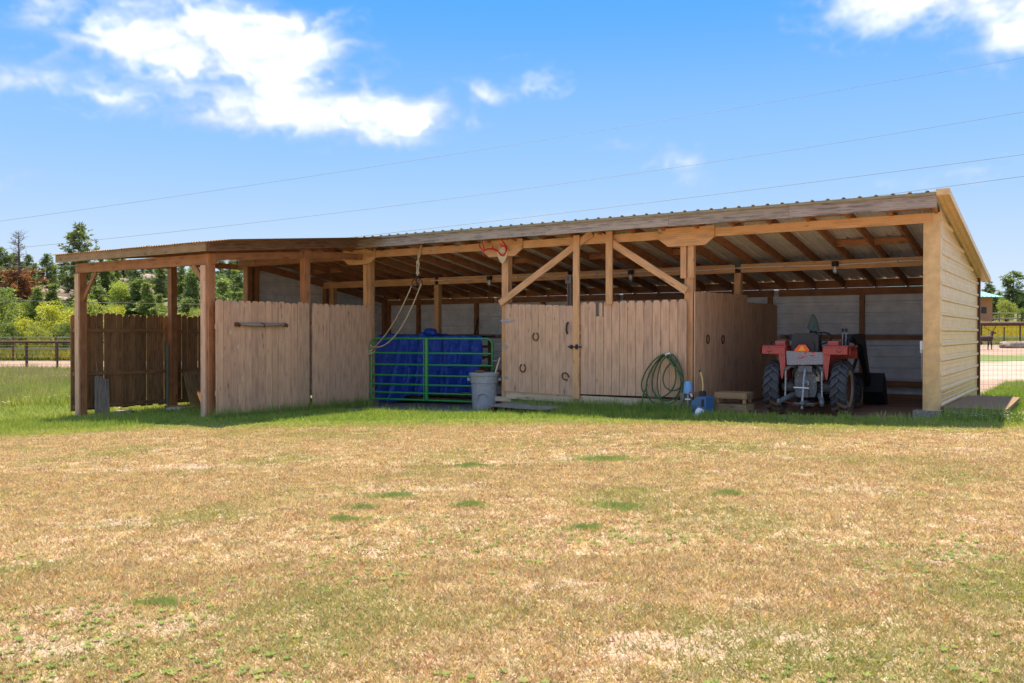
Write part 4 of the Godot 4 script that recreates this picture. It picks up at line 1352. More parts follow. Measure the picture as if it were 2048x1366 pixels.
	# ---- blue fuel jug with bent spout, white jug, pallet wood
	var jg := thing("fuel_jug", "blue plastic fuel jug with black cap and bent yellow spout tube", "jug", at(-3.38, 0.42, 0.0, -12))
	var jb := MB.new()
	jb.prism(PackedVector2Array([Vector2(-0.135, 0.0), Vector2(0.135, 0.0), Vector2(0.14, 0.02), Vector2(0.14, 0.31), Vector2(0.10, 0.325), Vector2(0.02, 0.32), Vector2(-0.02, 0.315), Vector2(-0.14, 0.23), Vector2(-0.14, 0.02)]), -0.12, 0.12)
	part(jg, "body", jb, M.blue)
	var jh := MB.new()
	jh.prism(PackedVector2Array([Vector2(0.055, 0.16), Vector2(0.105, 0.16), Vector2(0.105, 0.27), Vector2(0.075, 0.29), Vector2(0.055, 0.26)]), -0.125, 0.1225)
	part(jg, "handle_hole", jh, M.black)
	var jc := MB.new()
	jc.lathe([Vector2(0.055, 0.31), Vector2(0.058, 0.40), Vector2(0.02, 0.41), Vector2(0, 0.41)], 16)
	part(jg, "cap", jc, M.black)
	var js := rod(jg, "spout_tube", [Vector3(0.0, 0.40, 0), Vector3(0.005, 0.52, 0), Vector3(-0.01, 0.62, 0), Vector3(-0.045, 0.72, 0)], 0.013, mat(0.62, 0.45, 0.16, 0.5))
	rod(js, "tip", [Vector3(-0.043, 0.715, 0), Vector3(-0.065, 0.745, 0)], 0.016, M.black)
	var wj := thing("milk_jug", "small white translucent jug with red cap in front of blue jug", "jug", at(-3.36, 0.64))
	var wb := MB.new()
	wb.lathe([Vector2(0, 0), Vector2(0.062, 0.0), Vector2(0.068, 0.03), Vector2(0.066, 0.07), Vector2(0.045, 0.12), Vector2(0.02, 0.145), Vector2(0.02, 0.155), Vector2(0, 0.155)], 14)
	part(wj, "body", wb, M.white)
	rod(wj, "handle", [Vector3(0.03, 0.13, 0), Vector3(0.075, 0.11, 0), Vector3(0.085, 0.05, 0)], 0.012, M.white)
	var wc := MB.new()
	wc.lathe([Vector2(0.023, 0.15), Vector2(0.023, 0.172), Vector2(0, 0.173)], 10)
	part(wj, "cap", wc, M.red_cap)
	for q in [[-2.98, 0.02, 0.0, "open slatted wooden crate lying beside the partition, lower of two", 0], [-3.0, -0.02, 0.19, "open slatted wooden crate stacked on another beside the partition", 3]]:
		var cr := thing("wooden_crate", q[3], "crate", at(q[0], q[1], q[2], q[4]), "wooden crates stacked by the partition")
		for s in [-1, 1]:
			timber(cr, "slat", Vector3(-0.25, 0.13, s * 0.2), Vector3(0.25, 0.13, s * 0.2), 0.02, 0.10, M.oldply, B, 0.2)
			timber(cr, "slat", Vector3(s * 0.26, 0.13, -0.21), Vector3(s * 0.26, 0.13, 0.21), 0.02, 0.10, M.oldply, R, 0.2)
			for s2 in [-1, 1]:
				timber(cr, "corner_block", Vector3(s * 0.22, 0.0, s2 * 0.165), Vector3(s * 0.22, 0.18, s2 * 0.165), 0.05, 0.05, M.oldply, R, 0.2)
		for i in 4:
			timber(cr, "top_slat", Vector3(-0.245, 0.172, -0.14 + i * 0.093), Vector3(0.245, 0.172, -0.14 + i * 0.093), 0.08, 0.015, M.oldply, B, 0.2)
	# ---- slab lying along the end wall
	var sb := thing("slab_step", "dark brown rough slab resting on blocks along the tan metal wall", "slab", S)
	var sm := MB.new()
	var sg := []
	var fy := floor_y(0.5, -1.4)
	sm.prism(PackedVector2Array([Vector2(0.16, -0.02), Vector2(0.92, 0.05), Vector2(0.98, -0.1), Vector2(0.97, -2.9), Vector2(0.85, -3.02), Vector2(0.18, -2.98)]), fy + 0.15, fy + 0.20, Transform3D(Basis(Vector3(1, 0, 0), Vector3(0, 0, 1), Vector3(0, 1, 0)), Vector3.ZERO))
	part(sb, "slab", sm, mat(0.50, 0.30, 0.165, 1.0, 0, cloud_tex(31, 0.05, 0.4, 1.0), Vector3(3, 3, 3), cloud_tex(31, 0.05, 0.4, 1.0), 0.8, true))
	for b in [-0.3, -1.6, -2.7]:
		for x in [0.3, 0.8]:
			var bl := MB.new()
			bl.box(Vector3(x, fy + 0.05, b), Vector3(0.2, 0.2, 0.2))
			part(sb, "block", bl, M.concrete)
	# ---- things left in the lean-to
	var lb := thing("leaning_plank", "short grey weathered plank leaning on the picket fence", "plank", S)
	timber(lb, "plank", Vector3(-15.30, floor_y(-15.3, 3.72), 3.66), Vector3(-15.44, 0.28, 3.58), 0.16, 0.03, M.weathered, B, 0.05)
	timber(lb, "plank", Vector3(-15.27, floor_y(-15.3, 3.5), 3.5), Vector3(-15.42, 0.22, 3.44), 0.14, 0.03, M.weathered, B, 0.05)
	for q in [[1.50, 0.95, 0.30, M.oldply, "orange plywood offcut leaning against the fence post"], [1.28, 0.62, -0.05, M.cedar, "brown stained plywood offcut leaning before another offcut"]]:
		var pw := thing("plywood_offcut", q[4], "plywood", S)
		var off: float = -15.15 if q[3] == M.oldply else -15.04
		timber(pw, "sheet", Vector3(off, floor_y(off, 1.0) + 0.02, q[0] - 0.35), Vector3(off - 0.24, q[2], q[0] - 0.32), 0.74, 0.018, q[3], B, 0.02)
	var gp := thing("steel_fence_post", "slim green-painted steel post standing beside the inner lean-to post", "post", S)
	rod(gp, "stake", [Vector3(-15.36, floor_y(-15.4, 1.98), 1.98), Vector3(-15.4, 0.95, 1.95)], 0.02, mat(0.09, 0.2, 0.17, 0.6))
	for q in [[0.10, 0.07, 0.0, "long dark plank lying on other scrap lumber in the lean-to"], [0.0, 0.0, -0.18, "dark plank lying on the grass under the lean-to roof"], [-0.1, 0.0, 0.12, "short dark plank lying flat under the lean-to roof"]]:
		var sl := thing("scrap_plank", q[3], "plank", S, "scrap planks on the ground")
		timber(sl, "plank", Vector3(-14.9, floor_y(-14.9, 2.3) + 0.06 + q[1], 2.35 + q[2]), Vector3(-12.6, floor_y(-12.6, 1.6) + 0.06 + q[1] * 1.3, 1.6 + q[2] * 1.5), 0.14, 0.04, M.cedar, Vector3(0.3, 0, 1), 0.2)
	var wbk := MB.new()
	wbk.box(Vector3(0, 0.06, 0), Vector3(0.34, 0.13, 0.2))
	solo("white_block", wbk, M.white, "white painted block under the end of scrap planks", "block", at(-14.5, 2.38, -0.02, 12))
	var cbk := MB.new()
	cbk.box(Vector3(0, 0.05, 0), Vector3(0.36, 0.14, 0.18))
	solo("cinder_block", cbk, M.concrete, "grey concrete block on the grass beside leaning planks", "block", at(-14.95, 3.3, 0.0, 20))
	for i in 7:
		var fp := thing("fence_stake", "rusty steel stake lying in a row under the plank gates", "stake", S, "steel stakes lying under the plank gates")
		var bb := 2.9 - i * 0.17
		rod(fp, "stake", [Vector3(-11.95, floor_y(-11.9, bb) + 0.10, bb - 0.05), Vector3(-10.95, floor_y(-11.0, bb) + 0.03, bb + 0.10)], 0.02, M.galv if i % 2 else M.rust, 6)
	var fbk := MB.new()
	fbk.box(Vector3(0, 0.0, 0), Vector3(0.3, 0.22, 0.36))
	solo("footing_block", fbk, M.concrete, "square concrete footing block under the post between gates", "block", at(-11.12, 0.06, 0.02))

# ---------------------------------------------------------------- things hung on the barn
func horseshoe(a: float, y: float, b: float, turn: float, face_a: bool, label: String) -> void:
	var mb := MB.new()
	var p := []
	for i in 13:
		var q := deg_to_rad(lerpf(-60, 240, i / 12.0))
		p.append(Vector3(cos(q) * 0.062 * (1.0 if sin(q) > -0.2 else 0.85), -sin(q) * 0.078, 0))
	mb.tube(p, [0.012], 6)
	var bs := Basis(Vector3(0, 0, -1), Vector3.UP, Vector3(1, 0, 0)) if face_a else Basis.IDENTITY
	solo("horseshoe", mb, M.rust, label, "horseshoe", S * Transform3D(bs * Basis(Vector3.BACK, deg_to_rad(turn)), Vector3(a, y, b)), "horseshoes nailed to the boards")

func wall_objects() -> void:
	var R := Vector3.RIGHT
	horseshoe(-6.80, 1.12, 0.125, 0, false, "rusty horseshoe, highest of those on the stall door")
	horseshoe(-7.09, 0.52, 0.125, 0, false, "rusty horseshoe nailed low near the stall door's hinge edge")
	horseshoe(-6.15, 0.38, 0.125, -125, false, "rusty horseshoe turned sideways, lowest on the stall door")
	horseshoe(-3.665, 1.08, -0.57, 0, true, "rusty horseshoe on the partition, nearer the hydrant post")
	horseshoe(-3.665, 1.07, -1.33, 0, true, "rusty horseshoe on the partition, farther back from the yard")
	# hinges, latch and pull handle are parts of the stall door
	var door := get_node("pole_barn/stall_door")
	for q in [[1.42, 0.34], [0.92, 0.10], [0.33, 0.10]]:
		var mb := MB.new()
		var l: float = q[1]
		mb.prism(PackedVector2Array([Vector2(-l * 0.4, 0), Vector2(-0.03, 0.035), Vector2(0.02, 0.035), Vector2(l * 0.6, 0.004), Vector2(l * 0.6, -0.004), Vector2(0.02, -0.035), Vector2(-0.03, -0.035)]), 0, 0.012, Transform3D(Basis.IDENTITY, Vector3(-7.49, q[0], 0.112)))
		mb.tube([Vector3(-7.50, q[0] - 0.04, 0.128), Vector3(-7.50, q[0] + 0.04, 0.128)], [0.012], 8)
		part(door, "hinge", mb, M.galv)
	var lp := MB.new()
	lp.tube([Vector3(-6.08, 0.93, 0.155), Vector3(-5.80, 0.93, 0.155)], [0.013], 8)
	lp.box(Vector3(-6.0, 0.93, 0.128), Vector3(0.1, 0.07, 0.03))
	lp.box(Vector3(-5.9, 0.93, 0.152), Vector3(0.05, 0.09, 0.012))
	part(door, "latch", lp, M.iron)
	rod(door, "pull_handle", [Vector3(-6.10, 1.38, 0.115), Vector3(-6.11, 1.34, 0.15), Vector3(-6.12, 1.24, 0.15), Vector3(-6.12, 1.17, 0.115)], 0.017, M.iron)
	# singletree on the wide plank gate
	var sg := thing("singletree", "weathered wooden singletree with iron ends hung on plank gate", "singletree", S)
	var mb2 := MB.new()
	mb2.tube([Vector3(-11.04, 1.345, 3.6), Vector3(-11.04, 1.34, 3.3), Vector3(-11.04, 1.335, 3.03), Vector3(-11.04, 1.34, 2.75), Vector3(-11.04, 1.345, 2.46)], [0.028, 0.036, 0.042, 0.036, 0.028], 10)
	part(sg, "bar", mb2, M.weathered)
	for b in [3.6, 2.46, 3.03]:
		rod(sg, "iron_band", [Vector3(-11.04, 1.34, b - 0.03), Vector3(-11.04, 1.34, b + 0.03)], 0.04, M.rust, 10)
		rod(sg, "hook", [Vector3(-11.02, 1.37, b), Vector3(-10.98, 1.34, b - 0.03), Vector3(-11.0, 1.29, b - 0.02)], 0.011, M.rust, 6)
	# antlers on a shield
	var an := thing("antler_mount", "red-painted deer antlers on a pale wooden shield above post", "antlers", S * Transform3D(Basis.IDENTITY, Vector3(-7.56, 2.52, 0.09)))
	var pq := MB.new()
	pq.prism(PackedVector2Array([Vector2(0, 0), Vector2(0.05, 0.04), Vector2(0.105, 0.14), Vector2(0.125, 0.26), Vector2(0.09, 0.34), Vector2(0.05, 0.35), Vector2(-0.05, 0.35), Vector2(-0.11, 0.29), Vector2(-0.125, 0.22), Vector2(-0.10, 0.13), Vector2(-0.05, 0.04)]), 0, 0.03)
	part(an, "shield", pq, M.plaque)
	var sc := MB.new()
	sc.tube([Vector3(-0.09, 0.24, 0.035), Vector3(-0.02, 0.17, 0.045), Vector3(0.04, 0.16, 0.045), Vector3(0.1, 0.24, 0.04)], [0.012, 0.018, 0.018, 0.012], 7)
	part(an, "skull_plate", sc, M.antler)
	for s in [-1.0, 1.0]:
		var br := MB.new()
		var main := [Vector3(-0.09, 0.25, 0.04), Vector3(-0.16, 0.29, 0.10), Vector3(-0.25, 0.29, 0.16), Vector3(-0.33, 0.26, 0.20), Vector3(-0.40, 0.33, 0.22), Vector3(-0.43, 0.47, 0.20)] if s < 0 else [Vector3(0.10, 0.25, 0.04), Vector3(0.15, 0.30, 0.12), Vector3(0.17, 0.36, 0.20), Vector3(0.15, 0.42, 0.26), Vector3(0.10, 0.48, 0.28), Vector3(0.05, 0.53, 0.27)]
		br.tube(main, [0.02, 0.019, 0.017, 0.016, 0.013, 0.005], 8)
		var tines := [[Vector3(-0.31, 0.27, 0.19), Vector3(-0.33, 0.18, 0.21), Vector3(-0.27, 0.13, 0.22)], [Vector3(-0.16, 0.29, 0.10), Vector3(-0.17, 0.35, 0.13)], [Vector3(-0.30, 0.27, 0.19), Vector3(-0.36, 0.38, 0.17), Vector3(-0.40, 0.50, 0.14)]] if s < 0 else [[Vector3(0.15, 0.30, 0.12), Vector3(0.09, 0.35, 0.18), Vector3(0.03, 0.37, 0.20)], [Vector3(0.16, 0.33, 0.16), Vector3(0.07, 0.31, 0.2), Vector3(0.05, 0.25, 0.22)]]
		for tn in tines:
			br.tube(tn, [0.014, 0.011, 0.004], 6)
		part(an, "antler", br, M.antler)
	# pulley and ropes
	var pu := thing("hay_pulley", "rusty spoked iron pulley wheel hanging on rope below the front beam", "pulley", S * Transform3D(Basis(Vector3.UP, 0.25), Vector3(-9.66, 2.2, 0.14)))
	var wh := MB.new()
	var rg := []
	for i in 25:
		var q := TAU * i / 24
		rg.append(Vector3(cos(q) * 0.115, sin(q) * 0.115, 0))
	wh.tube(rg, [0.016], 8, false)
	for i in 6:
		var q := TAU * i / 6
		wh.tube([Vector3.ZERO, Vector3(cos(q) * 0.11, sin(q) * 0.11, 0)], [0.009], 6)
	wh.tube([Vector3(0, 0, -0.03), Vector3(0, 0, 0.03)], [0.025], 8)
	part(pu, "wheel", wh, M.rust)
	rod(pu, "strap", [Vector3(0, 0, 0.035), Vector3(0.0, 0.16, 0.02), Vector3(0, 0.2, 0)], 0.012, M.iron)
	var ro := thing("pulley_rope", "pale rope slung from beam through pulley and tied to green gate", "rope", S)
	rod(ro, "hanging_rope", [Vector3(-9.64, 3.0, 0.06), Vector3(-9.62, 2.8, 0.10), Vector3(-9.68, 2.62, 0.12), Vector3(-9.66, 2.38, 0.14)], 0.016, M.rope)
	rod(ro, "hanging_rope", [Vector3(-9.60, 3.0, 0.06), Vector3(-9.66, 2.8, 0.11), Vector3(-9.62, 2.6, 0.13), Vector3(-9.64, 2.36, 0.15)], 0.016, M.rope)
	for q in [[2.64, 0.028], [2.42, 0.036]]:
		var kn := MB.new()
		kn.lathe([Vector2(0, -0.04), Vector2(q[1], -0.02), Vector2(q[1] * 1.1, 0.01), Vector2(q[1] * 0.7, 0.04), Vector2(0, 0.05)], 10, Transform3D(Basis(Vector3(1, 0, 1).normalized(), 0.4), Vector3(-9.65, q[0], 0.13)))
		part(ro, "knot", kn, M.rope)
	var end := Vector3(-11.02, 0.87, 0.02)
	for s in [-1.0, 1.0]:
		var p := []
		for i in 13:
			var k := i / 12.0
			var a: Vector3 = Vector3(-9.66 + s * 0.115, 2.2, 0.15).lerp(end + Vector3(0.02 + 0.02 * s, 0.02 * s, 0.03 * s), k)
			a.y -= (0.34 + 0.12 * s) * 4.0 * k * (1.0 - k) * (0.75 if s < 0 else 0.85)
			p.append(a)
		rod(ro, "slack_rope", p, 0.014, M.rope, 7)
	var lp2 := MB.new()
	for i in 4:
		var rr := []
		for k in 11:
			var q := TAU * k / 10
			rr.append(end + Vector3(cos(q) * (0.05 + 0.01 * i), 0.05 * sin(q * 1.0 + i) - 0.03 * i, sin(q) * 0.06))
		lp2.tube(rr, [0.013], 6, false)
	for i in 4:
		lp2.tube([end + Vector3(0.02 * i - 0.03, -0.05, 0.03), end + Vector3(0.03 * i - 0.06, -0.13, 0.05), end + Vector3(0.035 * i - 0.08, -0.2 + 0.02 * i, 0.05)], [0.011], 5)
	part(ro, "tied_end", lp2, M.rope)
	# conduit, lamps, switch box
	var cd := thing("conduit", "thin grey electrical conduit running along the middle beam", "conduit", S)
	var cp := []
	for i in 40:
		cp.append(Vector3(-0.1 - i * 0.29, 2.445 + 0.012 * sin(i * 0.7), -2.52))
	rod(cd, "tube", cp, 0.012, M.zinc, 6)
	for i in 6:
		var cl := MB.new()
		cl.box(Vector3(-0.9 - i * 2.0, 2.45, -2.523), Vector3(0.03, 0.07, 0.03))
		part(cd, "clip", cl, M.galv)
	for q in [[-9.66, "jar lamp on the middle beam beside the hay pulley"], [-6.07, "jar lamp on the middle beam above the stall"], [-1.96, "jar lamp on the middle beam above the tractor"]]:
		var lm := thing("jar_lamp", q[1], "lamp", S * Transform3D(Basis.IDENTITY, Vector3(q[0], 2.44, -2.47)), "jar lamps on the middle beam")
		var bx := MB.new()
		bx.lathe([Vector2(0, 0.06), Vector2(0.06, 0.055), Vector2(0.065, -0.02), Vector2(0.05, -0.035), Vector2(0, -0.035)], 14)
		part(lm, "housing", bx, M.iron)
		var gj := MB.new()
		gj.lathe([Vector2(0.04, -0.035), Vector2(0.046, -0.06), Vector2(0.044, -0.14), Vector2(0.02, -0.165), Vector2(0, -0.17)], 14)
		part(lm, "glass_jar", gj, M.glass)
		var bu := MB.new()
		bu.lathe([Vector2(0.012, -0.035), Vector2(0.014, -0.06), Vector2(0.028, -0.1), Vector2(0.015, -0.125), Vector2(0, -0.128)], 10)
		part(lm, "bulb", bu, M.white)
	var eb := thing("switch_box", "grey electrical box with a pipe below it on an inner post", "electrical box", S)
	var em := MB.new()
	em.box(Vector3(-7.58, 2.36, -2.53), Vector3(0.15, 0.19, 0.09))
	part(eb, "box", em, M.galv)
	var ec := MB.new()
	ec.box(Vector3(-7.585, 2.37, -2.48), Vector3(0.05, 0.08, 0.015))
	part(eb, "cover", ec, M.tractor_gray)
	for x in [-7.62, -7.55]:
		rod(eb, "riser_pipe", [Vector3(x, 2.27, -2.54), Vector3(x, 0.4, -2.54)], 0.016, M.galv)
	# paper notice on the corner post
	var pn := thing("paper_notice", "small white paper notices pinned inside the tan corner post", "notice", S)
	for i in 2:
		var pm := MB.new()
		pm.box(Vector3(-0.13 - i * 0.004, 1.0 - i * 0.05, 0.0 - i * 0.04), Vector3(0.05, 0.13, 0.004), Basis(Vector3.UP, 0.3 - 0.3 * i))
		part(pn, "sheet", pm, M.white)
	var wr := thing("hanging_wire", "loose pale wire dangling beside the tan corner post", "wire", S)
	rod(wr, "wire", [Vector3(-0.125, 0.93, 0.0), Vector3(-0.13, 0.7, 0.01), Vector3(-0.125, 0.5, 0.0)], 0.006, M.galv, 5)
	var tt := thing("long_tool", "dark iron bar leaning on the back wall behind the tarp", "tool", S)
	rod(tt, "bar", [Vector3(-12.0, -0.3, -4.6), Vector3(-11.75, 1.55, -4.95)], 0.02, M.iron)

# ---------------------------------------------------------------- far things
func sdf_mesh(caps: Array, cell: float, k: float) -> MB:
	# tapered capsules [a, b, ra, rb] joined by a smooth minimum, meshed as surface nets
	var lo := Vector3(1e9, 1e9, 1e9)
	var hi := -lo
	for c in caps:
		for q in [[c[0], c[2]], [c[1], c[3]]]:
			lo = lo.min(q[0] - Vector3.ONE * (q[1] + k + cell * 2.0))
			hi = hi.max(q[0] + Vector3.ONE * (q[1] + k + cell * 2.0))
	var n := Vector3i(((hi - lo) / cell).ceil())
	var val := PackedFloat32Array()
	val.resize(n.x * n.y * n.z)
	for z in n.z:
		for y in n.y:
			for x in n.x:
				var p := lo + Vector3(x, y, z) * cell
				var acc := 0.0
				for c in caps:
					var ab: Vector3 = c[1] - c[0]
					var t: float = clampf((p - c[0]).dot(ab) / ab.length_squared(), 0.0, 1.0)
					var d: float = p.distance_to(c[0] + ab * t) - lerpf(c[2], c[3], t)
					acc += exp(-d / k)
				val[(z * n.y + y) * n.x + x] = -k * log(maxf(acc, 1e-30))
	var vid := {}
	var pos := []
	var id := func(x: int, y: int, z: int) -> int: return (z * n.y + y) * n.x + x
	for z in n.z - 1:
		for y in n.y - 1:
			for x in n.x - 1:
				var sum := Vector3.ZERO
				var cnt := 0
				for e in [[0, 0, 0, 1, 0, 0], [0, 1, 0, 1, 1, 0], [0, 0, 1, 1, 0, 1], [0, 1, 1, 1, 1, 1], [0, 0, 0, 0, 1, 0], [1, 0, 0, 1, 1, 0], [0, 0, 1, 0, 1, 1], [1, 0, 1, 1, 1, 1], [0, 0, 0, 0, 0, 1], [1, 0, 0, 1, 0, 1], [0, 1, 0, 0, 1, 1], [1, 1, 0, 1, 1, 1]]:
					var va: float = val[id.call(x + e[0], y + e[1], z + e[2])]
					var vb: float = val[id.call(x + e[3], y + e[4], z + e[5])]
					if (va < 0.0) != (vb < 0.0):
						sum += Vector3(e[0], e[1], e[2]).lerp(Vector3(e[3], e[4], e[5]), va / (va - vb))
						cnt += 1
				if cnt:
					vid[id.call(x, y, z)] = pos.size()
					pos.append(lo + (Vector3(x, y, z) + sum / cnt) * cell)
	var grad := func(p: Vector3) -> Vector3:
		var g := Vector3.ZERO
		var near := 1e9
		for c in caps:
			var ab: Vector3 = c[1] - c[0]
			var t: float = clampf((p - c[0]).dot(ab) / ab.length_squared(), 0.0, 1.0)
			var q: Vector3 = c[0] + ab * t
			var d: float = p.distance_to(q) - lerpf(c[2], c[3], t)
			g += (p - q).normalized() * exp(-d / k)
		return g.normalized()
	var mb := MB.new()
	for z in range(1, n.z - 1):
		for y in range(1, n.y - 1):
			for x in range(1, n.x - 1):
				var a: float = val[id.call(x, y, z)]
				for ax in 3:
					var q := Vector3i(x, y, z)
					q[ax] += 1
					var b: float = val[id.call(q.x, q.y, q.z)]
					if (a < 0.0) == (b < 0.0):
						continue
					var u := Vector3i.ZERO
					var w := Vector3i.ZERO
					u[(ax + 1) % 3] = 1
					w[(ax + 2) % 3] = 1
					var P := Vector3i(x, y, z)
					var qs := []
					for c in [P - u - w, P - w, P, P - u]:
						var key: int = id.call(c.x, c.y, c.z)
						if vid.has(key):
							qs.append(pos[vid[key]])
					if qs.size() == 4:
						var ns := []
						for v in qs:
							ns.append(grad.call(v))
						mb.tri(qs[0], qs[1], qs[2], ns[0], ns[1], ns[2])
						mb.tri(qs[0], qs[2], qs[3], ns[0], ns[2], ns[3])
	return mb

func boulder(sd: int, s: Vector3) -> MB:
	var f := FastNoiseLite.new()
	f.seed = sd
	f.frequency = 0.9
	var g := []
	for j in 13:
		var row := []
		for i in 19:
			var th := PI * j / 12.0
			var ph := TAU * (i % 18) / 18.0
			var d := Vector3(sin(th) * cos(ph), cos(th), sin(th) * sin(ph))
			var r := 1.0 + 0.35 * f.get_noise_3dv(d * 1.6) + 0.18 * f.get_noise_3dv(d * 4.0)
			var q := d * r
			q.y = clampf(q.y, -0.6, 0.72)
			row.append(q * s)
		g.append(row)
	var mb := MB.new()
	mb.sheet(g)
	return mb

func far_things() -> void:
	# ---- pipe and wire fence across the meadow, left of the lean-to
	var pf := thing("pipe_fence", "rust-brown pipe and wire fence across the meadow before gravel road", "fence")
	var fz := 38.0
	var xs := []
	var x := -34.0
	while x < -8.0:
		xs.append(x)
		x += 1.45
	for i in xs.size():
		var z := fz + (i % 2) * 0.25
		rod(pf, "post", [on_ground(xs[i], z, -0.3), on_ground(xs[i], z, 1.40)], 0.045 if i % 3 else 0.06, M.pipe)
	var rail := []
	for i in xs.size():
		rail.append(Vector3(xs[i], gh(xs[i], fz) * 0.25 + gh(-20.0, fz) * 0.75 + 1.42, -fz - 0.1))
	rod(pf, "top_rail", rail, 0.05, M.pipe)
	for k in 7:
		var wl := []
		for p in rail:
			wl.append(p - Vector3(0, 0.16 + 0.16 * k, 0))
		rod(pf, "wire", wl, 0.006, M.wire, 4)
	var p2 := thing("pipe_fence", "second brown pipe fence beyond the gravel road by yellow flowers", "fence")
	for i in 12:
		var xx := -46.0 + i * 2.6
		rod(p2, "post", [on_ground(xx, 54.0, -0.3), on_ground(xx, 54.0, 1.45)], 0.06, M.pipe)
	for y in [1.42, 1.1, 0.75]:
		rod(p2, "rail", [Vector3(-46, gh(-30, 54) + y, -54.05), Vector3(-15, gh(-30, 54) + y, -54.05)], 0.03, M.wire, 5)
	# ---- right: rail fence with welded mesh
	var rf := thing("mesh_fence", "welded wire mesh fence with a thick rust-brown top rail beside barn", "fence")
	rod(rf, "top_rail", [Vector3(9.6, 1.385, -20.0), Vector3(14.0, 1.40, -20.0), Vector3(26, 1.44, -19.5)], 0.046, M.pipe, 10)
	for xx in [9.7, 13.6, 17.4, 21.2]:
		rod(rf, "post", [Vector3(xx, gh(xx, 20.0) - 0.3, -20.0), Vector3(xx, 1.36, -20.0)], 0.035, M.pipe)
	var mw := MB.new()
	var yb := gh(12.0, 20.0) + 0.02
	var nx := 0
	while nx < 110:
		var q := 9.7 + nx * 0.105
		mw.tube([Vector3(q, gh(q, 20.0), -19.99), Vector3(q, 1.36, -19.99)], [0.0028], 3, false)
		nx += 1
	for k in 14:
		mw.tube([Vector3(9.7, yb + k * 0.108, -19.985), Vector3(21.3, yb + k * 0.108 + 0.02, -19.985)], [0.0028], 3, false)
	part(rf, "wire_mesh", mw, M.wire)
	# ---- far paddock rail fence
	var ff := thing("paddock_fence", "far rustic fence of thin dark pickets in front of yellow flowers", "fence")
	for i in 22:
		var xx := 25.0 + i * 1.15 + rnd(-0.25, 0.25)
		var zz := 56.0 + rnd(-0.6, 0.6)
		rod(ff, "picket", [on_ground(xx, zz, -0.2), on_ground(xx, zz, rnd(1.1, 1.5))], rnd(0.025, 0.05), M.iron, 6)
	for y in [0.15, 0.45]:
		rod(ff, "rail", [on_ground(24.0, 56.2, y), on_ground(36.0, 56.2, y + 0.05), on_ground(52.0, 56.2, y + 0.1)], 0.025, M.weathered, 5)
	var f2 := thing("field_fence", "low grey rail fence at the foot of the trees beyond the field", "fence")
	for i in 14:
		rod(f2, "post", [on_ground(44.0 + i * 2.2, 88.0, -0.2), on_ground(44.0 + i * 2.2, 88.0, 1.2)], 0.07, M.weathered, 6)
	for y in [0.6, 1.1]:
		rod(f2, "rail", [on_ground(44.0, 88.0, y), on_ground(58.0, 88.0, y), on_ground(74.0, 88.0, y)], 0.05, M.weathered, 5)
	# ---- house with a green metal roof
	var hz := 86.0
	var hx := 46.6
	var hy := gh(hx - 4, hz)
	var ho := thing("ranch_house", "tan stucco house with pale green metal roof beyond the field", "house", Transform3D(Basis(Vector3.UP, 0.15), Vector3(hx, hy, -hz)))
	var wl2 := MB.new()
	wl2.box(Vector3(-5.0, 1.0, -4.0), Vector3(10, 3.4, 8))
	part(ho, "wall", wl2, M.stucco)
	for q in [-0.9, -3.4, -6.0]:
		var wn := MB.new()
		wn.box(Vector3(q, 1.4, 0.03), Vector3(0.5 if q > -1 else 1.1, 0.6 if q > -1 else 1.1, 0.06))
		part(ho, "window", wn, M.black)
	var rfm := MB.new()
	for s in [0, 1]:
		for i in 24:
			var x0 := -10.5 + i * 11.0 / 24.0
			var x1 := x0 + 11.0 / 24.0
			var ze := 1.0 if s == 0 else -9.0
			var cut0: float = clampf(minf(x0 + 10.5, 0.5 - x0) / 5.0, 0.0, 1.0)
			var cut1: float = clampf(minf(x1 + 10.5, 0.5 - x1) / 5.0, 0.0, 1.0)
			rfm.face([Vector3(x0, 2.65, ze), Vector3(x1, 2.65, ze), Vector3(x1, 2.65 + 2.1 * cut1, lerpf(ze, -4.0, cut1)), Vector3(x0, 2.65 + 2.1 * cut0, lerpf(ze, -4.0, cut0))], Vector3.UP)
			rfm.box(Vector3(x0, 2.67, ze), Vector3(0.06, 0.08, 0.06))
	rfm.face([Vector3(0.5, 2.65, 1.0), Vector3(0.5, 2.65, -9.0), Vector3(-4.5, 4.75, -4.0)], Vector3.RIGHT + Vector3.UP)
	rfm.face([Vector3(-10.5, 2.65, 1.0), Vector3(-10.5, 2.65, -9.0), Vector3(-5.5, 4.75, -4.0)], Vector3.LEFT + Vector3.UP)
	part(ho, "roof", rfm, M.teal)
	# ---- deer statue
	var V := func(a: float, b: float, c: float) -> Vector3: return Vector3(a, b, c)
	var caps := [
		[V.call(-0.36, 0.62, 0), V.call(0.0, 0.60, 0), 0.155, 0.15], [V.call(0.0, 0.60, 0), V.call(0.30, 0.62, 0), 0.15, 0.17],
		[V.call(0.30, 0.66, 0), V.call(0.46, 0.92, 0), 0.12, 0.075], [V.call(0.46, 0.95, 0), V.call(0.66, 0.89, 0), 0.068, 0.035],
		[V.call(-0.46, 0.66, 0), V.call(-0.53, 0.56, 0), 0.045, 0.02], [V.call(0.43, 1.0, 0.06), V.call(0.36, 1.07, 0.14), 0.025, 0.012], [V.call(0.43, 1.0, -0.06), V.call(0.36, 1.07, -0.14), 0.025, 0.012]]
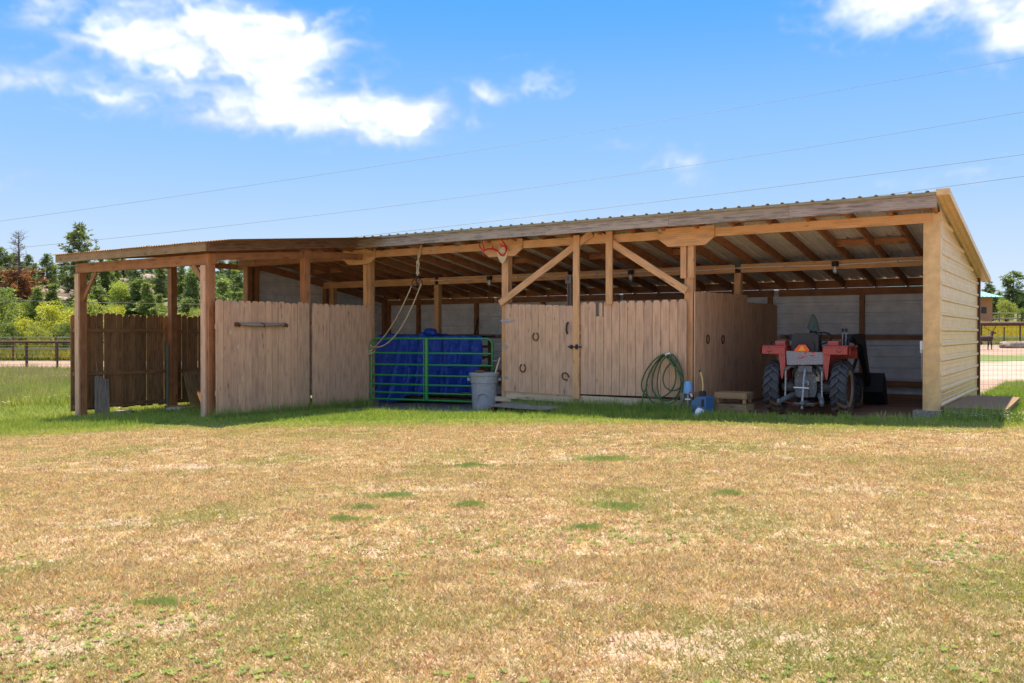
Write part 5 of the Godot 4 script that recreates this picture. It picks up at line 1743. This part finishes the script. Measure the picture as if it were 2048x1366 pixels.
	for s in [-1.0, 1.0]:
		caps.append([V.call(-0.36, 0.58, s * 0.08), V.call(-0.28, 0.40, s * 0.09), 0.10, 0.05])
		caps.append([V.call(-0.28, 0.40, s * 0.09), V.call(-0.42, 0.26, s * 0.09), 0.05, 0.034])
		caps.append([V.call(-0.42, 0.26, s * 0.09), V.call(-0.38 - s * 0.06, 0.0, s * 0.09), 0.034, 0.028])
		caps.append([V.call(0.28, 0.52, s * 0.09), V.call(0.30 + s * 0.03, 0.28, s * 0.09), 0.07, 0.036])
		caps.append([V.call(0.30 + s * 0.03, 0.28, s * 0.09), V.call(0.29 + s * 0.05, 0.0, s * 0.09), 0.036, 0.028])
	var dr := thing("deer", "dark brown antlered deer standing on the dirt beyond the mesh fence", "deer", Transform3D(Basis(Vector3.UP, 0.12), on_ground(26.15, 49.0)))
	part(dr, "body", sdf_mesh(caps, 0.03, 0.025), M.deer)
	for s in [-1.0, 1.0]:
		var ah := MB.new()
		var o := Vector3(0.44, 1.0, s * 0.05)
		ah.tube([o, o + Vector3(-0.08 + s * 0.05, 0.09, s * 0.10), o + Vector3(-0.16 + s * 0.16, 0.22, s * 0.22), o + Vector3(-0.06 + s * 0.14, 0.36, s * 0.24)], [0.022, 0.02, 0.016, 0.006], 6)
		for q in [[0.4, 0.10], [0.7, 0.15], [0.9, 0.14]]:
			var base: Vector3 = o.lerp(o + Vector3(-0.15 + s * 0.15, 0.26, s * 0.22), q[0])
			ah.tube([base, base + Vector3(0.06 + s * 0.03, q[1], s * 0.02)], [0.014, 0.005], 5)
		part(dr, "antler", ah, M.deer)
	for q in [[29.6, 52.0, 1.0, 0.36, "long reddish sandstone boulder lying on the dirt behind the deer"], [30.9, 52.3, 0.5, 0.42, "smaller rounded boulder against the long reddish boulder"]]:
		solo("boulder", boulder(int(q[0] * 3), Vector3(q[2], q[3], 0.5)), M.rock, q[4], "boulder", Transform3D(Basis.IDENTITY, on_ground(q[0], q[1], 0.12)))
	# ---- sandstone outcrops on the wooded hillside
	var r := RandomNumberGenerator.new()
	r.seed = 90
	for i in 16:
		var zz := r.randf_range(84, 112)
		var kx := r.randf_range(-0.60, -0.38)
		var s := r.randf_range(0.9, 2.6)
		solo("outcrop_rock", boulder(100 + i, Vector3(s * 1.6, s * 0.75, s)), M.rock, "pale sandstone outcrop among the trees on the hillside", "rock", Transform3D(Basis(Vector3.UP, r.randf() * TAU), on_ground(kx * zz, zz, s * 0.25)), "sandstone outcrops on the hillside")
	# ---- overhead wires
	var ends := [
		[Vector3(-31.08, 6.18, -45.0), Vector3(32.4, 16.34, -45.0), 0.43, 0.0065, "thin overhead wire, highest of the sagging wires over the barn"],
		[Vector3(-31.08, 4.96, -45.0), Vector3(32.4, 13.54, -45.0), 0.74, 0.0075, "thin overhead wire crossing behind the tall pine, second highest"],
		[Vector3(-13.31, 5.49, -45.0), Vector3(32.4, 11.13, -45.0), 0.18, 0.01, "dark overhead cable just above the barn roof's ribbed edge"],
		[Vector3(12.09, 7.35, -45.0), Vector3(32.4, 10.04, -45.0), 0.05, 0.011, "dark overhead cable rising beyond the barn's high roof corner"],
		[Vector3(-40.0, 5.1, -54.0), Vector3(2.0, 6.6, -54.0), 0.3, 0.011, "overhead wire strung low in front of the wooded hillside"],
		[Vector3(-40.0, 3.5, -52.0), Vector3(2.0, 2.9, -52.0), 0.3, 0.011, "lowest overhead wire in front of the wooded hillside shrubs"]]
	for q in ends:
		var pp := []
		for i in 33:
			var k := i / 32.0
			var p: Vector3 = (q[0] as Vector3).lerp(q[1], k)
			p.y -= q[2] * 4.0 * k * (1.0 - k)
			pp.append(p)
		var mb := MB.new()
		mb.tube(pp, [q[3]], 5, false)
		solo("power_line", mb, M.wire, q[4], "wire", Transform3D.IDENTITY, "overhead wires")

# ---------------------------------------------------------------- trees
func leaf_quad(mb: MB, p: Vector3, d: Vector3, w: Vector3, c: Color) -> void:
	# a pointed leaf: base p, tip p + d, half width w
	var n := d.cross(w).normalized()
	if n.y < 0.0:
		n = -n
	var a := p
	var b := p + d * 0.45 + w
	var t := p + d
	var e := p + d * 0.45 - w
	if (b - a).cross(t - a).dot(n) > 0.0:
		var x := b
		b = e
		e = x
	mb.v.append_array([a, b, t, a, t, e])
	mb.n.append_array([n, n, n, n, n, n])
	mb.u.append_array([Vector2.ZERO, Vector2.ZERO, Vector2.ZERO, Vector2.ZERO, Vector2.ZERO, Vector2.ZERO])
	mb.c.append_array([c, c, c, c, c, c])

func rv(r: RandomNumberGenerator) -> Vector3:
	return Vector3(r.randf_range(-1, 1), r.randf_range(-1, 1), r.randf_range(-1, 1))

# a pine 10 m tall: [trunk, crown]; reach = crown radius, start = height of the lowest boughs
func pine(sd: int, reach: float, start: float, fill: float, c0: Color, c1: Color, dead := false) -> Array:
	var r := RandomNumberGenerator.new()
	r.seed = sd
	var tr := MB.new()
	var cr := MB.new()
	var lean := Vector3(r.randf_range(-0.25, 0.25), 0, r.randf_range(-0.25, 0.25))
	tr.tube([Vector3(0, -0.4, 0), Vector3(0, 2, 0) + lean * 0.1, Vector3(0, 5, 0) + lean * 0.5, Vector3(0, 8, 0) + lean * 0.8, Vector3(0, 9.9, 0) + lean], [0.20, 0.17, 0.12, 0.06, 0.015], 7)
	var y := start
	while y < 9.75:
		var t := (y - start) / (10.0 - start)
		var shape: float = pow(1.0 - t, 0.7) * (0.75 + 0.25 * sin(t * 9.0 + sd)) * (0.65 + 0.35 * smoothstep(0.0, 0.2, t))
		var nb := r.randi_range(3, 5)
		for i in nb:
			var an := r.randf() * TAU
			var l := reach * shape * r.randf_range(0.55, 1.2) + 0.15
			var up := lerpf(-0.12, 0.55, t) + r.randf_range(-0.15, 0.15)
			var o := Vector3(0, y, 0) + lean * (y / 10.0)
			var d := Vector3(cos(an), up, sin(an))
			var tip := o + d * l + Vector3(0, 0.12 * l, 0)
			var mid := o + d * l * 0.5
			tr.tube([o, mid, tip], [0.035 * (1.0 - t) + 0.012, 0.02, 0.006], 3, false)
			if dead:
				for k in 5:
					var b := o.lerp(tip, r.randf_range(0.3, 1.0))
					tr.tube([b, b + rv(r) * 0.35 + Vector3(0, 0.12, 0)], [0.012, 0.004], 3, false)
			var nc := int(l / 0.17 * fill * (1.0 if not dead else (1.25 if y < 5.5 else 0.12))) + (0 if dead else 1)
			for k in nc:
				var q := r.randf_range(0.28, 1.05)
				var cen := o.lerp(tip, q) + rv(r) * 0.20 * (0.4 + q)
				var cc := c0.lerp(c1, r.randf()) * r.randf_range(0.75, 1.2)
				for b in 9:
					var dd := (rv(r) + Vector3(d.x, 0.55, d.z) * 0.55).normalized() * r.randf_range(0.2, 0.42)
					var ww := dd.cross(rv(r)).normalized() * r.randf_range(0.03, 0.06)
					leaf_quad(cr, cen + rv(r) * 0.06, dd, ww, cc * r.randf_range(0.85, 1.15))
		y += r.randf_range(0.18, 0.30)
	return [tr.done(), cr.done()]

# a leafy shrub or small tree 4 m tall
func shrub(sd: int, wide: float, lobes: int, leaves: int, c0: Color, c1: Color, tall := false) -> Array:
	var r := RandomNumberGenerator.new()
	r.seed = sd
	var tr := MB.new()
	var cr := MB.new()
	var cs := []
	for i in lobes:
		var hy := r.randf_range(0.7, 3.6)
		var rr: float = wide * (sin(clampf(hy / 4.0, 0.0, 1.0) * PI * 0.85 + 0.35)) if not tall else wide * (1.0 - hy / 4.6)
		var an := r.randf() * TAU
		var p := Vector3(cos(an) * rr * r.randf_range(0.2, 0.85), hy, sin(an) * rr * r.randf_range(0.2, 0.85))
		cs.append([p, r.randf_range(0.28, 0.62) * (0.6 + 0.4 * wide)])
		tr.tube([Vector3(r.randf_range(-0.1, 0.1), -0.3, r.randf_range(-0.1, 0.1)), Vector3(p.x * 0.35, hy * 0.5, p.z * 0.35), p], [0.05, 0.03, 0.01], 4, false)
	for i in leaves:
		var l: Array = cs[r.randi() % cs.size()]
		var d := rv(r).normalized()
		var p: Vector3 = l[0] + d * l[1] * (0.5 + 0.6 * sqrt(r.randf())) * Vector3(1, 0.8, 1)
		if p.y < 0.05:
			p.y = r.randf_range(0.05, 0.4)
		var dd := (d + rv(r)).normalized() * r.randf_range(0.07, 0.15)
		leaf_quad(cr, p, dd, dd.cross(rv(r)).normalized() * r.randf_range(0.03, 0.055), c0.lerp(c1, r.randf()) * r.randf_range(0.75, 1.2))
	return [tr.done(), cr.done()]

func plant_tree(called: String, kit: Array, x: float, z: float, h: float, ref: float, wide: float, label: String, category: String, group: String, lm: Material) -> void:
	var s := h / ref
	var t := thing(called, label, category, Transform3D(Basis(Vector3.UP, rnd(0, TAU)).scaled(Vector3(s * wide, s, s * wide)), on_ground(x, z, -0.05)), group)
	part(t, "trunk", kit[0], M.bark)
	part(t, "crown", kit[1], lm)

func woods() -> void:
	var gd := Color(0.105, 0.158, 0.043)
	var gl := Color(0.263, 0.307, 0.087)
	var P := [pine(1, 2.3, 1.8, 1.0, gd, gl), pine(2, 2.0, 1.2, 1.1, gd, gl), pine(3, 2.6, 2.4, 0.9, Color(0.088, 0.128, 0.043), Color(0.193, 0.240, 0.080)), pine(4, 1.8, 0.8, 1.2, Color(0.175, 0.240, 0.058), Color(0.350, 0.390, 0.102)), pine(6, 2.2, 0.6, 1.2, Color(0.140, 0.195, 0.058), Color(0.280, 0.323, 0.102))]
	var dead := pine(5, 2.1, 1.0, 1.0, Color(0.30, 0.10, 0.04), Color(0.36, 0.17, 0.075), true)
	var tall := pine(8, 1.9, 3.4, 0.85, Color(0.11, 0.145, 0.05), Color(0.25, 0.27, 0.10))
	var yg := [shrub(11, 1.5, 26, 5200, Color(0.40, 0.40, 0.05), Color(0.62, 0.56, 0.09)), shrub(12, 1.7, 24, 5200, Color(0.28, 0.31, 0.06), Color(0.48, 0.47, 0.12)), shrub(13, 1.3, 26, 5200, Color(0.33, 0.39, 0.07), Color(0.54, 0.56, 0.14), true)]
	var gr := [shrub(14, 1.6, 24, 5200, Color(0.14, 0.19, 0.05), Color(0.27, 0.31, 0.08)), shrub(15, 1.4, 22, 5200, Color(0.12, 0.17, 0.05), Color(0.22, 0.26, 0.08))]
	# [x / z, distance, top height above the horizon per distance]
	var f := func(px: float) -> float: return (px - 1024.0) / 1772.0
	plant_tree("dead_tree", dead, f.call(42) * 80, 80, 0.1160 * 80 - gh(f.call(42) * 80, 80) + CAM_H, 10.0, 1.35, "dying tree with bare grey top and rust-red lower foliage", "tree", "", M.needle)
	plant_tree("pine_tree", tall, f.call(158) * 76, 76, 0.1245 * 76 - gh(f.call(158) * 76, 76) + CAM_H, 10.0, 1.3, "tall open-crowned pine rising above the lean-to's roof corner", "tree", "", M.needle)
	# pines: direction, distance, top (metres over the horizon per metre), which
	var pl := [[95, 88, 0.091, 1], [4, 90, 0.098, 0], [-25, 84, 0.09, 2], [205, 86, 0.080, 0], [232, 98, 0.075, 1], [272, 84, 0.074, 2], [254, 110, 0.081, 2], [322, 90, 0.079, 0], [298, 70, 0.058, 3], [385, 72, 0.073, 4], [362, 92, 0.056, 3], [440, 86, 0.058, 1], [458, 90, 0.061, 0], [478, 80, 0.068, 2], [496, 84, 0.064, 1], [340, 105, 0.073, 1], [180, 104, 0.076, 2], [70, 110, 0.080, 0], [125, 104, 0.073, 1], [420, 110, 0.057, 2], [520, 95, 0.06, 0], [28, 112, 0.077, 1], [150, 92, 0.066, 4], [286, 118, 0.078, 0], [310, 112, 0.069, 4], [-60, 80, 0.085, 1], [-100, 88, 0.09, 0], [560, 90, 0.06, 2], [600, 95, 0.06, 1]]
	for q in pl:
		var z: float = q[1]
		var x: float = f.call(q[0]) * z
		plant_tree("pine_tree", P[q[3]], x, z, maxf(2.5, q[2] * z + CAM_H - gh(x, z)), 10.0, rnd(1.3, 1.75), ["green pine on the wooded hillside", "slim green pine on the wooded hillside", "dark spreading pine on the wooded hillside", "light green young pine on the wooded hillside", "bushy mid-green pine on the wooded hillside"][q[3]], "tree", "pines on the hillside", M.needle)
	var r3 := RandomNumberGenerator.new()
	r3.seed = 17
	for i in 62:      # the wood goes on up the slope behind
		var z := r3.randf_range(82.0, 150.0)
		var x := r3.randf_range(-0.66, -0.27) * z
		plant_tree("pine_tree", P[r3.randi() % 5], x, z, maxf(4.0, r3.randf_range(0.052, 0.074) * z + CAM_H - gh(x, z)), 10.0, r3.randf_range(1.3, 1.8), "pine in the wood that covers the upper hillside", "tree", "pines covering the upper hillside", M.needle)
	for i in 26:      # and down to its foot
		var z := r3.randf_range(66.0, 84.0)
		var x := r3.randf_range(-0.62, -0.29) * z
		plant_tree("pine_tree", P[3 + r3.randi() % 2], x, z, r3.randf_range(0.040, 0.068) * z + CAM_H - gh(x, z), 10.0, r3.randf_range(1.6, 2.2), "broad light green pine low on the wooded hillside", "tree", "broad pines low on the hillside", M.needle)
	# yellow-green shrubs and green bushes at the foot of the hill
	var sl := [[40, 60, 0.020, 0], [112, 62, 0.037, 0], [140, 64, 0.032, 1], [75, 58, 0.012, 1], [130, 57, 0.014, 4], [98, 66, 0.030, 1], [10, 57, 0.014, 4], [-8, 62, 0.050, 3], [185, 66, 0.042, 1], [215, 62, 0.018, 0], [240, 74, 0.060, 2], [228, 68, 0.034, 0], [262, 66, 0.022, 1], [300, 62, 0.019, 1], [330, 62, 0.018, 0], [318, 72, 0.034, 3], [360, 64, 0.024, 0], [400, 64, 0.030, 1], [425, 66, 0.030, 2], [455, 70, 0.034, 1], [480, 70, 0.034, 3], [60, 72, 0.038, 3], [20, 70, 0.036, 1], [165, 58, 0.010, 4], [280, 58, 0.012, 3], [345, 58, 0.012, 4], [-40, 60, 0.03, 1], [150, 76, 0.045, 3], [205, 76, 0.046, 1], [275, 78, 0.042, 3]]
	var kits := [yg[0], yg[1], yg[2], gr[0], gr[1]]
	for q in sl:
		var z: float = q[1]
		var x: float = f.call(q[0]) * z
		plant_tree("leafy_shrub", kits[q[3]], x, z, maxf(1.2, q[2] * z + CAM_H - gh(x, z)), 4.0, rnd(0.95, 1.3), ["bright yellow-green shrub at the foot of the hill", "soft green-yellow shrub at the foot of the hill", "conical yellow-green tree at the foot of the hill", "mid-green bush at the foot of the hill", "dark green bush at the foot of the hill"][q[3]], "shrub", "shrubs below the hillside", M.leaf)
	# right: trees behind the house
	var rt := [[1976, 108, 0.059, 2], [1955, 116, 0.050, 0], [2024, 112, 0.071, 0], [1998, 118, 0.048, 1], [2046, 114, 0.048, 2], [2070, 104, 0.05, 1], [1940, 120, 0.05, 2], [2012, 122, 0.045, 4], [1986, 100, 0.045, 4], [1966, 100, 0.047, 2], [2110, 108, 0.06, 0], [2035, 124, 0.05, 2], [1930, 112, 0.05, 0]]
	for q in rt:
		var z: float = q[1]
		var x: float = f.call(q[0]) * z
		plant_tree("pine_tree", P[q[3]], x, z, q[2] * z + CAM_H - gh(x, z), 10.0, rnd(1.5, 1.9), "dark green pine beyond the house and yellow field", "tree", "pines beyond the house", M.needle)
	for q in [[2012, 92, 0.040, 1], [2042, 88, 0.029, 3], [2062, 90, 0.03, 3], [1975, 94, 0.02, 4]]:
		var z: float = q[1]
		var x: float = f.call(q[0]) * z
		plant_tree("leafy_shrub", kits[q[3]], x, z, q[2] * z + CAM_H - gh(x, z), 4.0, rnd(0.95, 1.2), "round green leafy tree in front of the pines by the field", "tree", "leafy trees beyond the field", M.leaf)

# ---------------------------------------------------------------- grass
func tuft(sd: int, blades: int, spread: float, h0: float, h1: float, w: float, lean: float) -> ArrayMesh:
	var r := RandomNumberGenerator.new()
	r.seed = sd
	var mb := MB.new()
	for i in blades:
		var p := Vector3(r.randf_range(-1, 1) * spread, -0.005, r.randf_range(-1, 1) * spread)
		var an := r.randf() * TAU
		var h := r.randf_range(h0, h1)
		var d := Vector3(cos(an) * lean * r.randf_range(0.2, 1.0), 1.0, sin(an) * lean * r.randf_range(0.2, 1.0)).normalized() * h
		leaf_quad(mb, p, d, d.cross(Vector3(r.randf_range(-1, 1), r.randf_range(-0.3, 0.3), r.randf_range(-1, 1))).normalized() * w * r.randf_range(0.6, 1.2), Color(1, 1, 1) * r.randf_range(0.8, 1.15))
	return mb.done()

func scatter(called: String, label: String, category: String, mesh: Mesh, m: Material, list: Array) -> void:
	var mm := MultiMesh.new()
	mm.transform_format = MultiMesh.TRANSFORM_3D
	mm.use_colors = true
	mm.mesh = mesh
	mm.instance_count = list.size()
	for i in list.size():
		mm.set_instance_transform(i, list[i][0])
		mm.set_instance_color(i, list[i][1])
	var o := MultiMeshInstance3D.new()
	o.name = numbered(called)
	o.multimesh = mm
	o.material_override = m
	add_child(o)
	o.set_meta("kind", "stuff")
	o.set_meta("label", label)
	o.set_meta("category", category)

func blade_at(x: float, z: float, s: float, tall := 1.0) -> Transform3D:
	return Transform3D(Basis(Vector3.UP, rnd(0, TAU)).scaled(Vector3(s, s * tall, s)), on_ground(x, z))

func grasses() -> void:
	# dry turf of the yard
	var L := [[], [], []]
	var tn := [Color(0.7, 0.53, 0.28), Color(0.64, 0.45, 0.22), Color(0.43, 0.225, 0.12), Color(0.8, 0.66, 0.42), Color(0.44, 0.44, 0.16), Color(0.55, 0.33, 0.19)]
	var gw := FastNoiseLite.new()
	gw.seed = 62
	gw.frequency = 0.35
	gw.fractal_octaves = 3
	for band in [[2.5, 5.0, 2600.0], [5.0, 9.0, 1250.0], [9.0, 15.5, 650.0]]:
		var n := int(0.62 * (band[1] * band[1] - band[0] * band[0]) * band[2])
		for i in n:
			var z := sqrt(rnd(band[0] * band[0], band[1] * band[1]))
			var x := rnd(-0.62, 0.62) * z
			if z > strip_edge(x) + 0.4:
				continue
			var k := bare(x, z)
			if rnd(0, 1) < k * 0.72:
				continue
			var c: Color = tn[rng.randi() % 6].lerp(tn[rng.randi() % 6], rnd(0, 1)) * rnd(0.65, 1.25)
			var gq := gw.get_noise_2d(x, z) + rnd(-0.25, 0.25) + 0.22 * smoothstep(6.0, 2.5, z)
			if gq > 0.36:
				c = c.lerp(Color(0.30, 0.33, 0.08), rnd(0.3, 0.9))
			if z > strip_edge(x) - 1.2 and rnd(0, 1) < smoothstep(-1.2, 0.4, z - strip_edge(x)):
				c = Color(0.38, 0.40, 0.10) * rnd(0.8, 1.2)
			L[rng.randi() % 3].append([blade_at(x, z, rnd(0.7, 1.25) * (1.0 + 0.06 * z), rnd(0.6, 1.1)), c])
	for i in 3:
		scatter("dry_grass", "short dry tan and reddish turf covering the open yard", "grass", tuft(40 + i, 14, 0.030, 0.010, 0.032, 0.0021, 1.6), M.blade, L[i])
	# little green weeds in the foreground and green tufts in the turf
	var wd := []
	for i in 5200:
		var z := sqrt(rnd(6.2, 60.0))
		var x := rnd(-0.62, 0.62) * z
		if gw.get_noise_2d(x * 1.3 + 40.0, z * 1.3) + 0.55 * smoothstep(5.5, 2.6, z) > 0.26 + rnd(-0.15, 0.25):
			wd.append([blade_at(x, z, rnd(0.4, 1.0)), Color(0.15, 0.25, 0.03).lerp(Color(0.30, 0.34, 0.06), rnd(0, 1))])
	var ro := MB.new()
	for i in 6:
		var an := TAU * i / 6.0 + 0.3
		var d := Vector3(cos(an), 0.45, sin(an)) * 0.026
		leaf_quad(ro, Vector3(0, 0.006, 0), d, Vector3(-sin(an), 0.1, cos(an)) * 0.008, Color(1, 1, 1) * (0.85 + 0.05 * i))
	scatter("broadleaf_weeds", "small green broad-leaved weeds dotted through the dry turf", "weeds", ro.done(), M.blade, wd)
	var gt := []
	for q in [[-0.94, 7.1, 0.20], [-0.32, 6.6, 0.14], [0.78, 6.45, 0.24], [1.70, 6.95, 0.16], [-1.17, 6.15, 0.14], [-1.12, 6.6, 0.1], [-1.68, 4.22, 0.10], [0.47, 5.75, 0.12], [1.0, 9.3, 0.5], [-0.4, 8.9, 0.25]]:
		for i in int(260 * q[2] / 0.2):
			var an := rnd(0, TAU)
			var rr: float = q[2] * absf(rng.randfn(0.0, 0.62)) * (0.75 + 0.35 * sin(an * 3.0 + q[0] * 9.0))
			gt.append([blade_at(q[0] + cos(an) * rr * 1.3, q[1] + sin(an) * rr * 0.8, rnd(0.5, 0.95)), Color(0.25, 0.36, 0.09).lerp(Color(0.46, 0.50, 0.18), rnd(0, 1))])
	scatter("grass_tufts", "small bright green grass tufts standing in the dry turf", "grass", tuft(50, 8, 0.02, 0.03, 0.06, 0.003, 0.8), M.blade, gt)
	# green verge along the barn and meadow left and right
	var G := [[], []]
	var gi := S.affine_inverse()
	for i in 90000:
		var x := rnd(-17.0, 13.0)
		var z := rnd(10.5, 22.5)
		if absf(x) > 0.63 * z:
			continue
		var ed := strip_edge(x)
		if z < ed + rnd(-0.35, 0.5):
			continue
		var q := gi * Vector3(x, 0, -z)
		if q.x < 0.15 and q.x > -15.2 and q.z < 0.10:
			continue
		if q.x < -7.3 and q.x > -11.3 and q.z < 1.5 and rnd(0, 1) < 0.94:
			continue
		if q.x > -3.3 and q.x < 0.1 and q.z < 0.55 + rnd(-0.1, 0.1):
			continue
		if q.x < -11.4 and q.x > -15.4 and q.z < 3.7 and rnd(0, 1) < 0.45:
			continue
		var c := Color(0.21, 0.33, 0.04).lerp(Color(0.42, 0.48, 0.09), rnd(0, 1))
		if x < -7.5:
			c = c.lerp(Color(0.36, 0.40, 0.09), rnd(0, 0.8))
		var tall := rnd(0.6, 1.15) * (1.0 if q.z < 1.2 or x < -6.0 else 0.7)
		if z - ed < 0.6:
			c = c.lerp(Color(0.42, 0.42, 0.11), rnd(0.2, 0.9))
			tall *= 0.6
		G[rng.randi() % 2].append([blade_at(x, z, rnd(0.8, 1.4), tall), c])
	for i in 900:      # rank growth against the boards and posts
		var wv := S * Vector3(rnd(-7.2, -3.3), 0, 0.14 + absf(rng.randfn(0.0, 0.22)))
		if i > 620:
			wv = S * Vector3(-10.95 + absf(rng.randfn(0.0, 0.15)), 0, rnd(0.3, 4.3))
		if i > 800:
			wv = S * Vector3(rnd(0.2, 1.2), 0, rnd(0.05, 0.5))
		G[i % 2].append([blade_at(wv.x, -wv.z, rnd(0.9, 1.3), rnd(1.2, 2.3)), Color(0.20, 0.31, 0.05).lerp(Color(0.36, 0.42, 0.09), rnd(0, 1))])
	for i in 2:
		scatter("green_grass", "lush green grass growing along the foot of the barn", "grass", tuft(60 + i, 12, 0.055, 0.05, 0.13, 0.0042, 0.75), M.blade, G[i])
	# taller meadow on the left with weeds and flowers
	var me := []
	var fl := []
	var ye := []
	for i in 26000:
		var z := rnd(16.0, 39.0)
		var x := rnd(-0.64, -0.30) * z
		var q := gi * Vector3(x, 0, -z)
		if q.x > -15.7:
			continue
		var kk := gw.get_noise_2d(x * 0.8, z * 0.8)
		var c := Color(0.24, 0.33, 0.05).lerp(Color(0.42, 0.43, 0.11), clampf(rnd(0, 1) + kk, 0, 1))
		if z > 27.0 and rnd(0, 1) < 0.4:
			c = Color(0.40, 0.30, 0.15) * rnd(0.8, 1.1)
		me.append([blade_at(x, z, rnd(0.8, 1.3) * (1.0 + 0.02 * z), rnd(0.25, 0.5) if z < 21 else (rnd(0.5, 1.1) if z < 30 else rnd(0.3, 0.8))), c])
		if (kk > 0.12 and rnd(0, 1) < 0.22 and z > 19.0 and z < 32.0):
			fl.append([blade_at(x, z, rnd(1.4, 2.4)).translated(Vector3(0, rnd(0.15, 0.34), 0)), Color(0.75, 0.75, 0.70)])
	var st := []
	for i in 2600:
		var z := rnd(21.0, 38.0)
		var x := rnd(-0.64, -0.36) * z
		var kk := gw.get_noise_2d(x * 1.1 + 9.0, z * 1.1)
		if (gi * Vector3(x, 0, -z)).x > -15.9 or kk < rnd(-0.1, 0.3):
			continue
		st.append([blade_at(x, z, rnd(0.9, 1.5), rnd(0.9, 1.7)), Color(0.30, 0.32, 0.10).lerp(Color(0.46, 0.36, 0.20), rnd(0, 1))])
	scatter("meadow_weeds", "tall brownish green weed stalks standing in the meadow", "weeds", tuft(71, 26, 0.12, 0.15, 0.42, 0.007, 0.8), M.blade, st)
	scatter("meadow_grass", "knee-high weedy meadow grass beyond the lean-to fence", "grass", tuft(70, 14, 0.10, 0.10, 0.32, 0.006, 0.55), M.blade, me)
	for i in 420:     # daisies by the slab and beside the verge
		var a := rnd(0.15, 1.25)
		var b := rnd(0.1, 0.85)
		var wv := S * Vector3(a, 0, b)
		if i > 130:
			wv = S * Vector3(rnd(-14.8, -12.0), 0, rnd(2.5, 4.8)) if i % 2 else S * Vector3(rnd(1.2, 3.4), 0, rnd(-2.0, 0.6))
			if rnd(0, 1) < 0.6:
				continue
		fl.append([blade_at(wv.x, -wv.z, rnd(0.5, 1.0)).translated(Vector3(0, rnd(0.08, 0.17), 0)), Color(0.8, 0.8, 0.76)])
	var da := MB.new()
	for i in 6:
		var an := TAU * i / 6.0
		leaf_quad(da, Vector3.ZERO, Vector3(cos(an), 0.25, sin(an)) * 0.02, Vector3(-sin(an), 0, cos(an)) * 0.007, Color(1, 1, 1))
	scatter("white_flowers", "tiny white wildflowers scattered in the green verge and meadow", "flowers", da.done(), M.blade, fl)
	for i in 16000:
		var z := rnd(54.5, 66.0)
		var x := rnd(-0.66, -0.22) * z
		var c := Color(0.48, 0.40, 0.03).lerp(Color(0.26, 0.27, 0.06), clampf(rnd(0, 1) - gw.get_noise_2d(x * 0.6, z) * 1.2, 0, 1))
		ye.append([blade_at(x, z, rnd(1.5, 3.2), rnd(0.5, 1.2)), c])
	for i in 9000:
		var z := rnd(57.0, 84.0)
		var x := rnd(0.48, 0.64) * z
		ye.append([blade_at(x, z, rnd(1.5, 3.0), rnd(0.3, 0.7)), Color(0.52, 0.40, 0.02).lerp(Color(0.24, 0.26, 0.07), smoothstep(64.0, 60.0, z) * 0.8 + rnd(0, 0.2))])
	scatter("yellow_flowers", "yellow flowering weeds filling the field beyond the fences", "flowers", tuft(75, 14, 0.10, 0.10, 0.30, 0.012, 0.6), M.blade, ye)
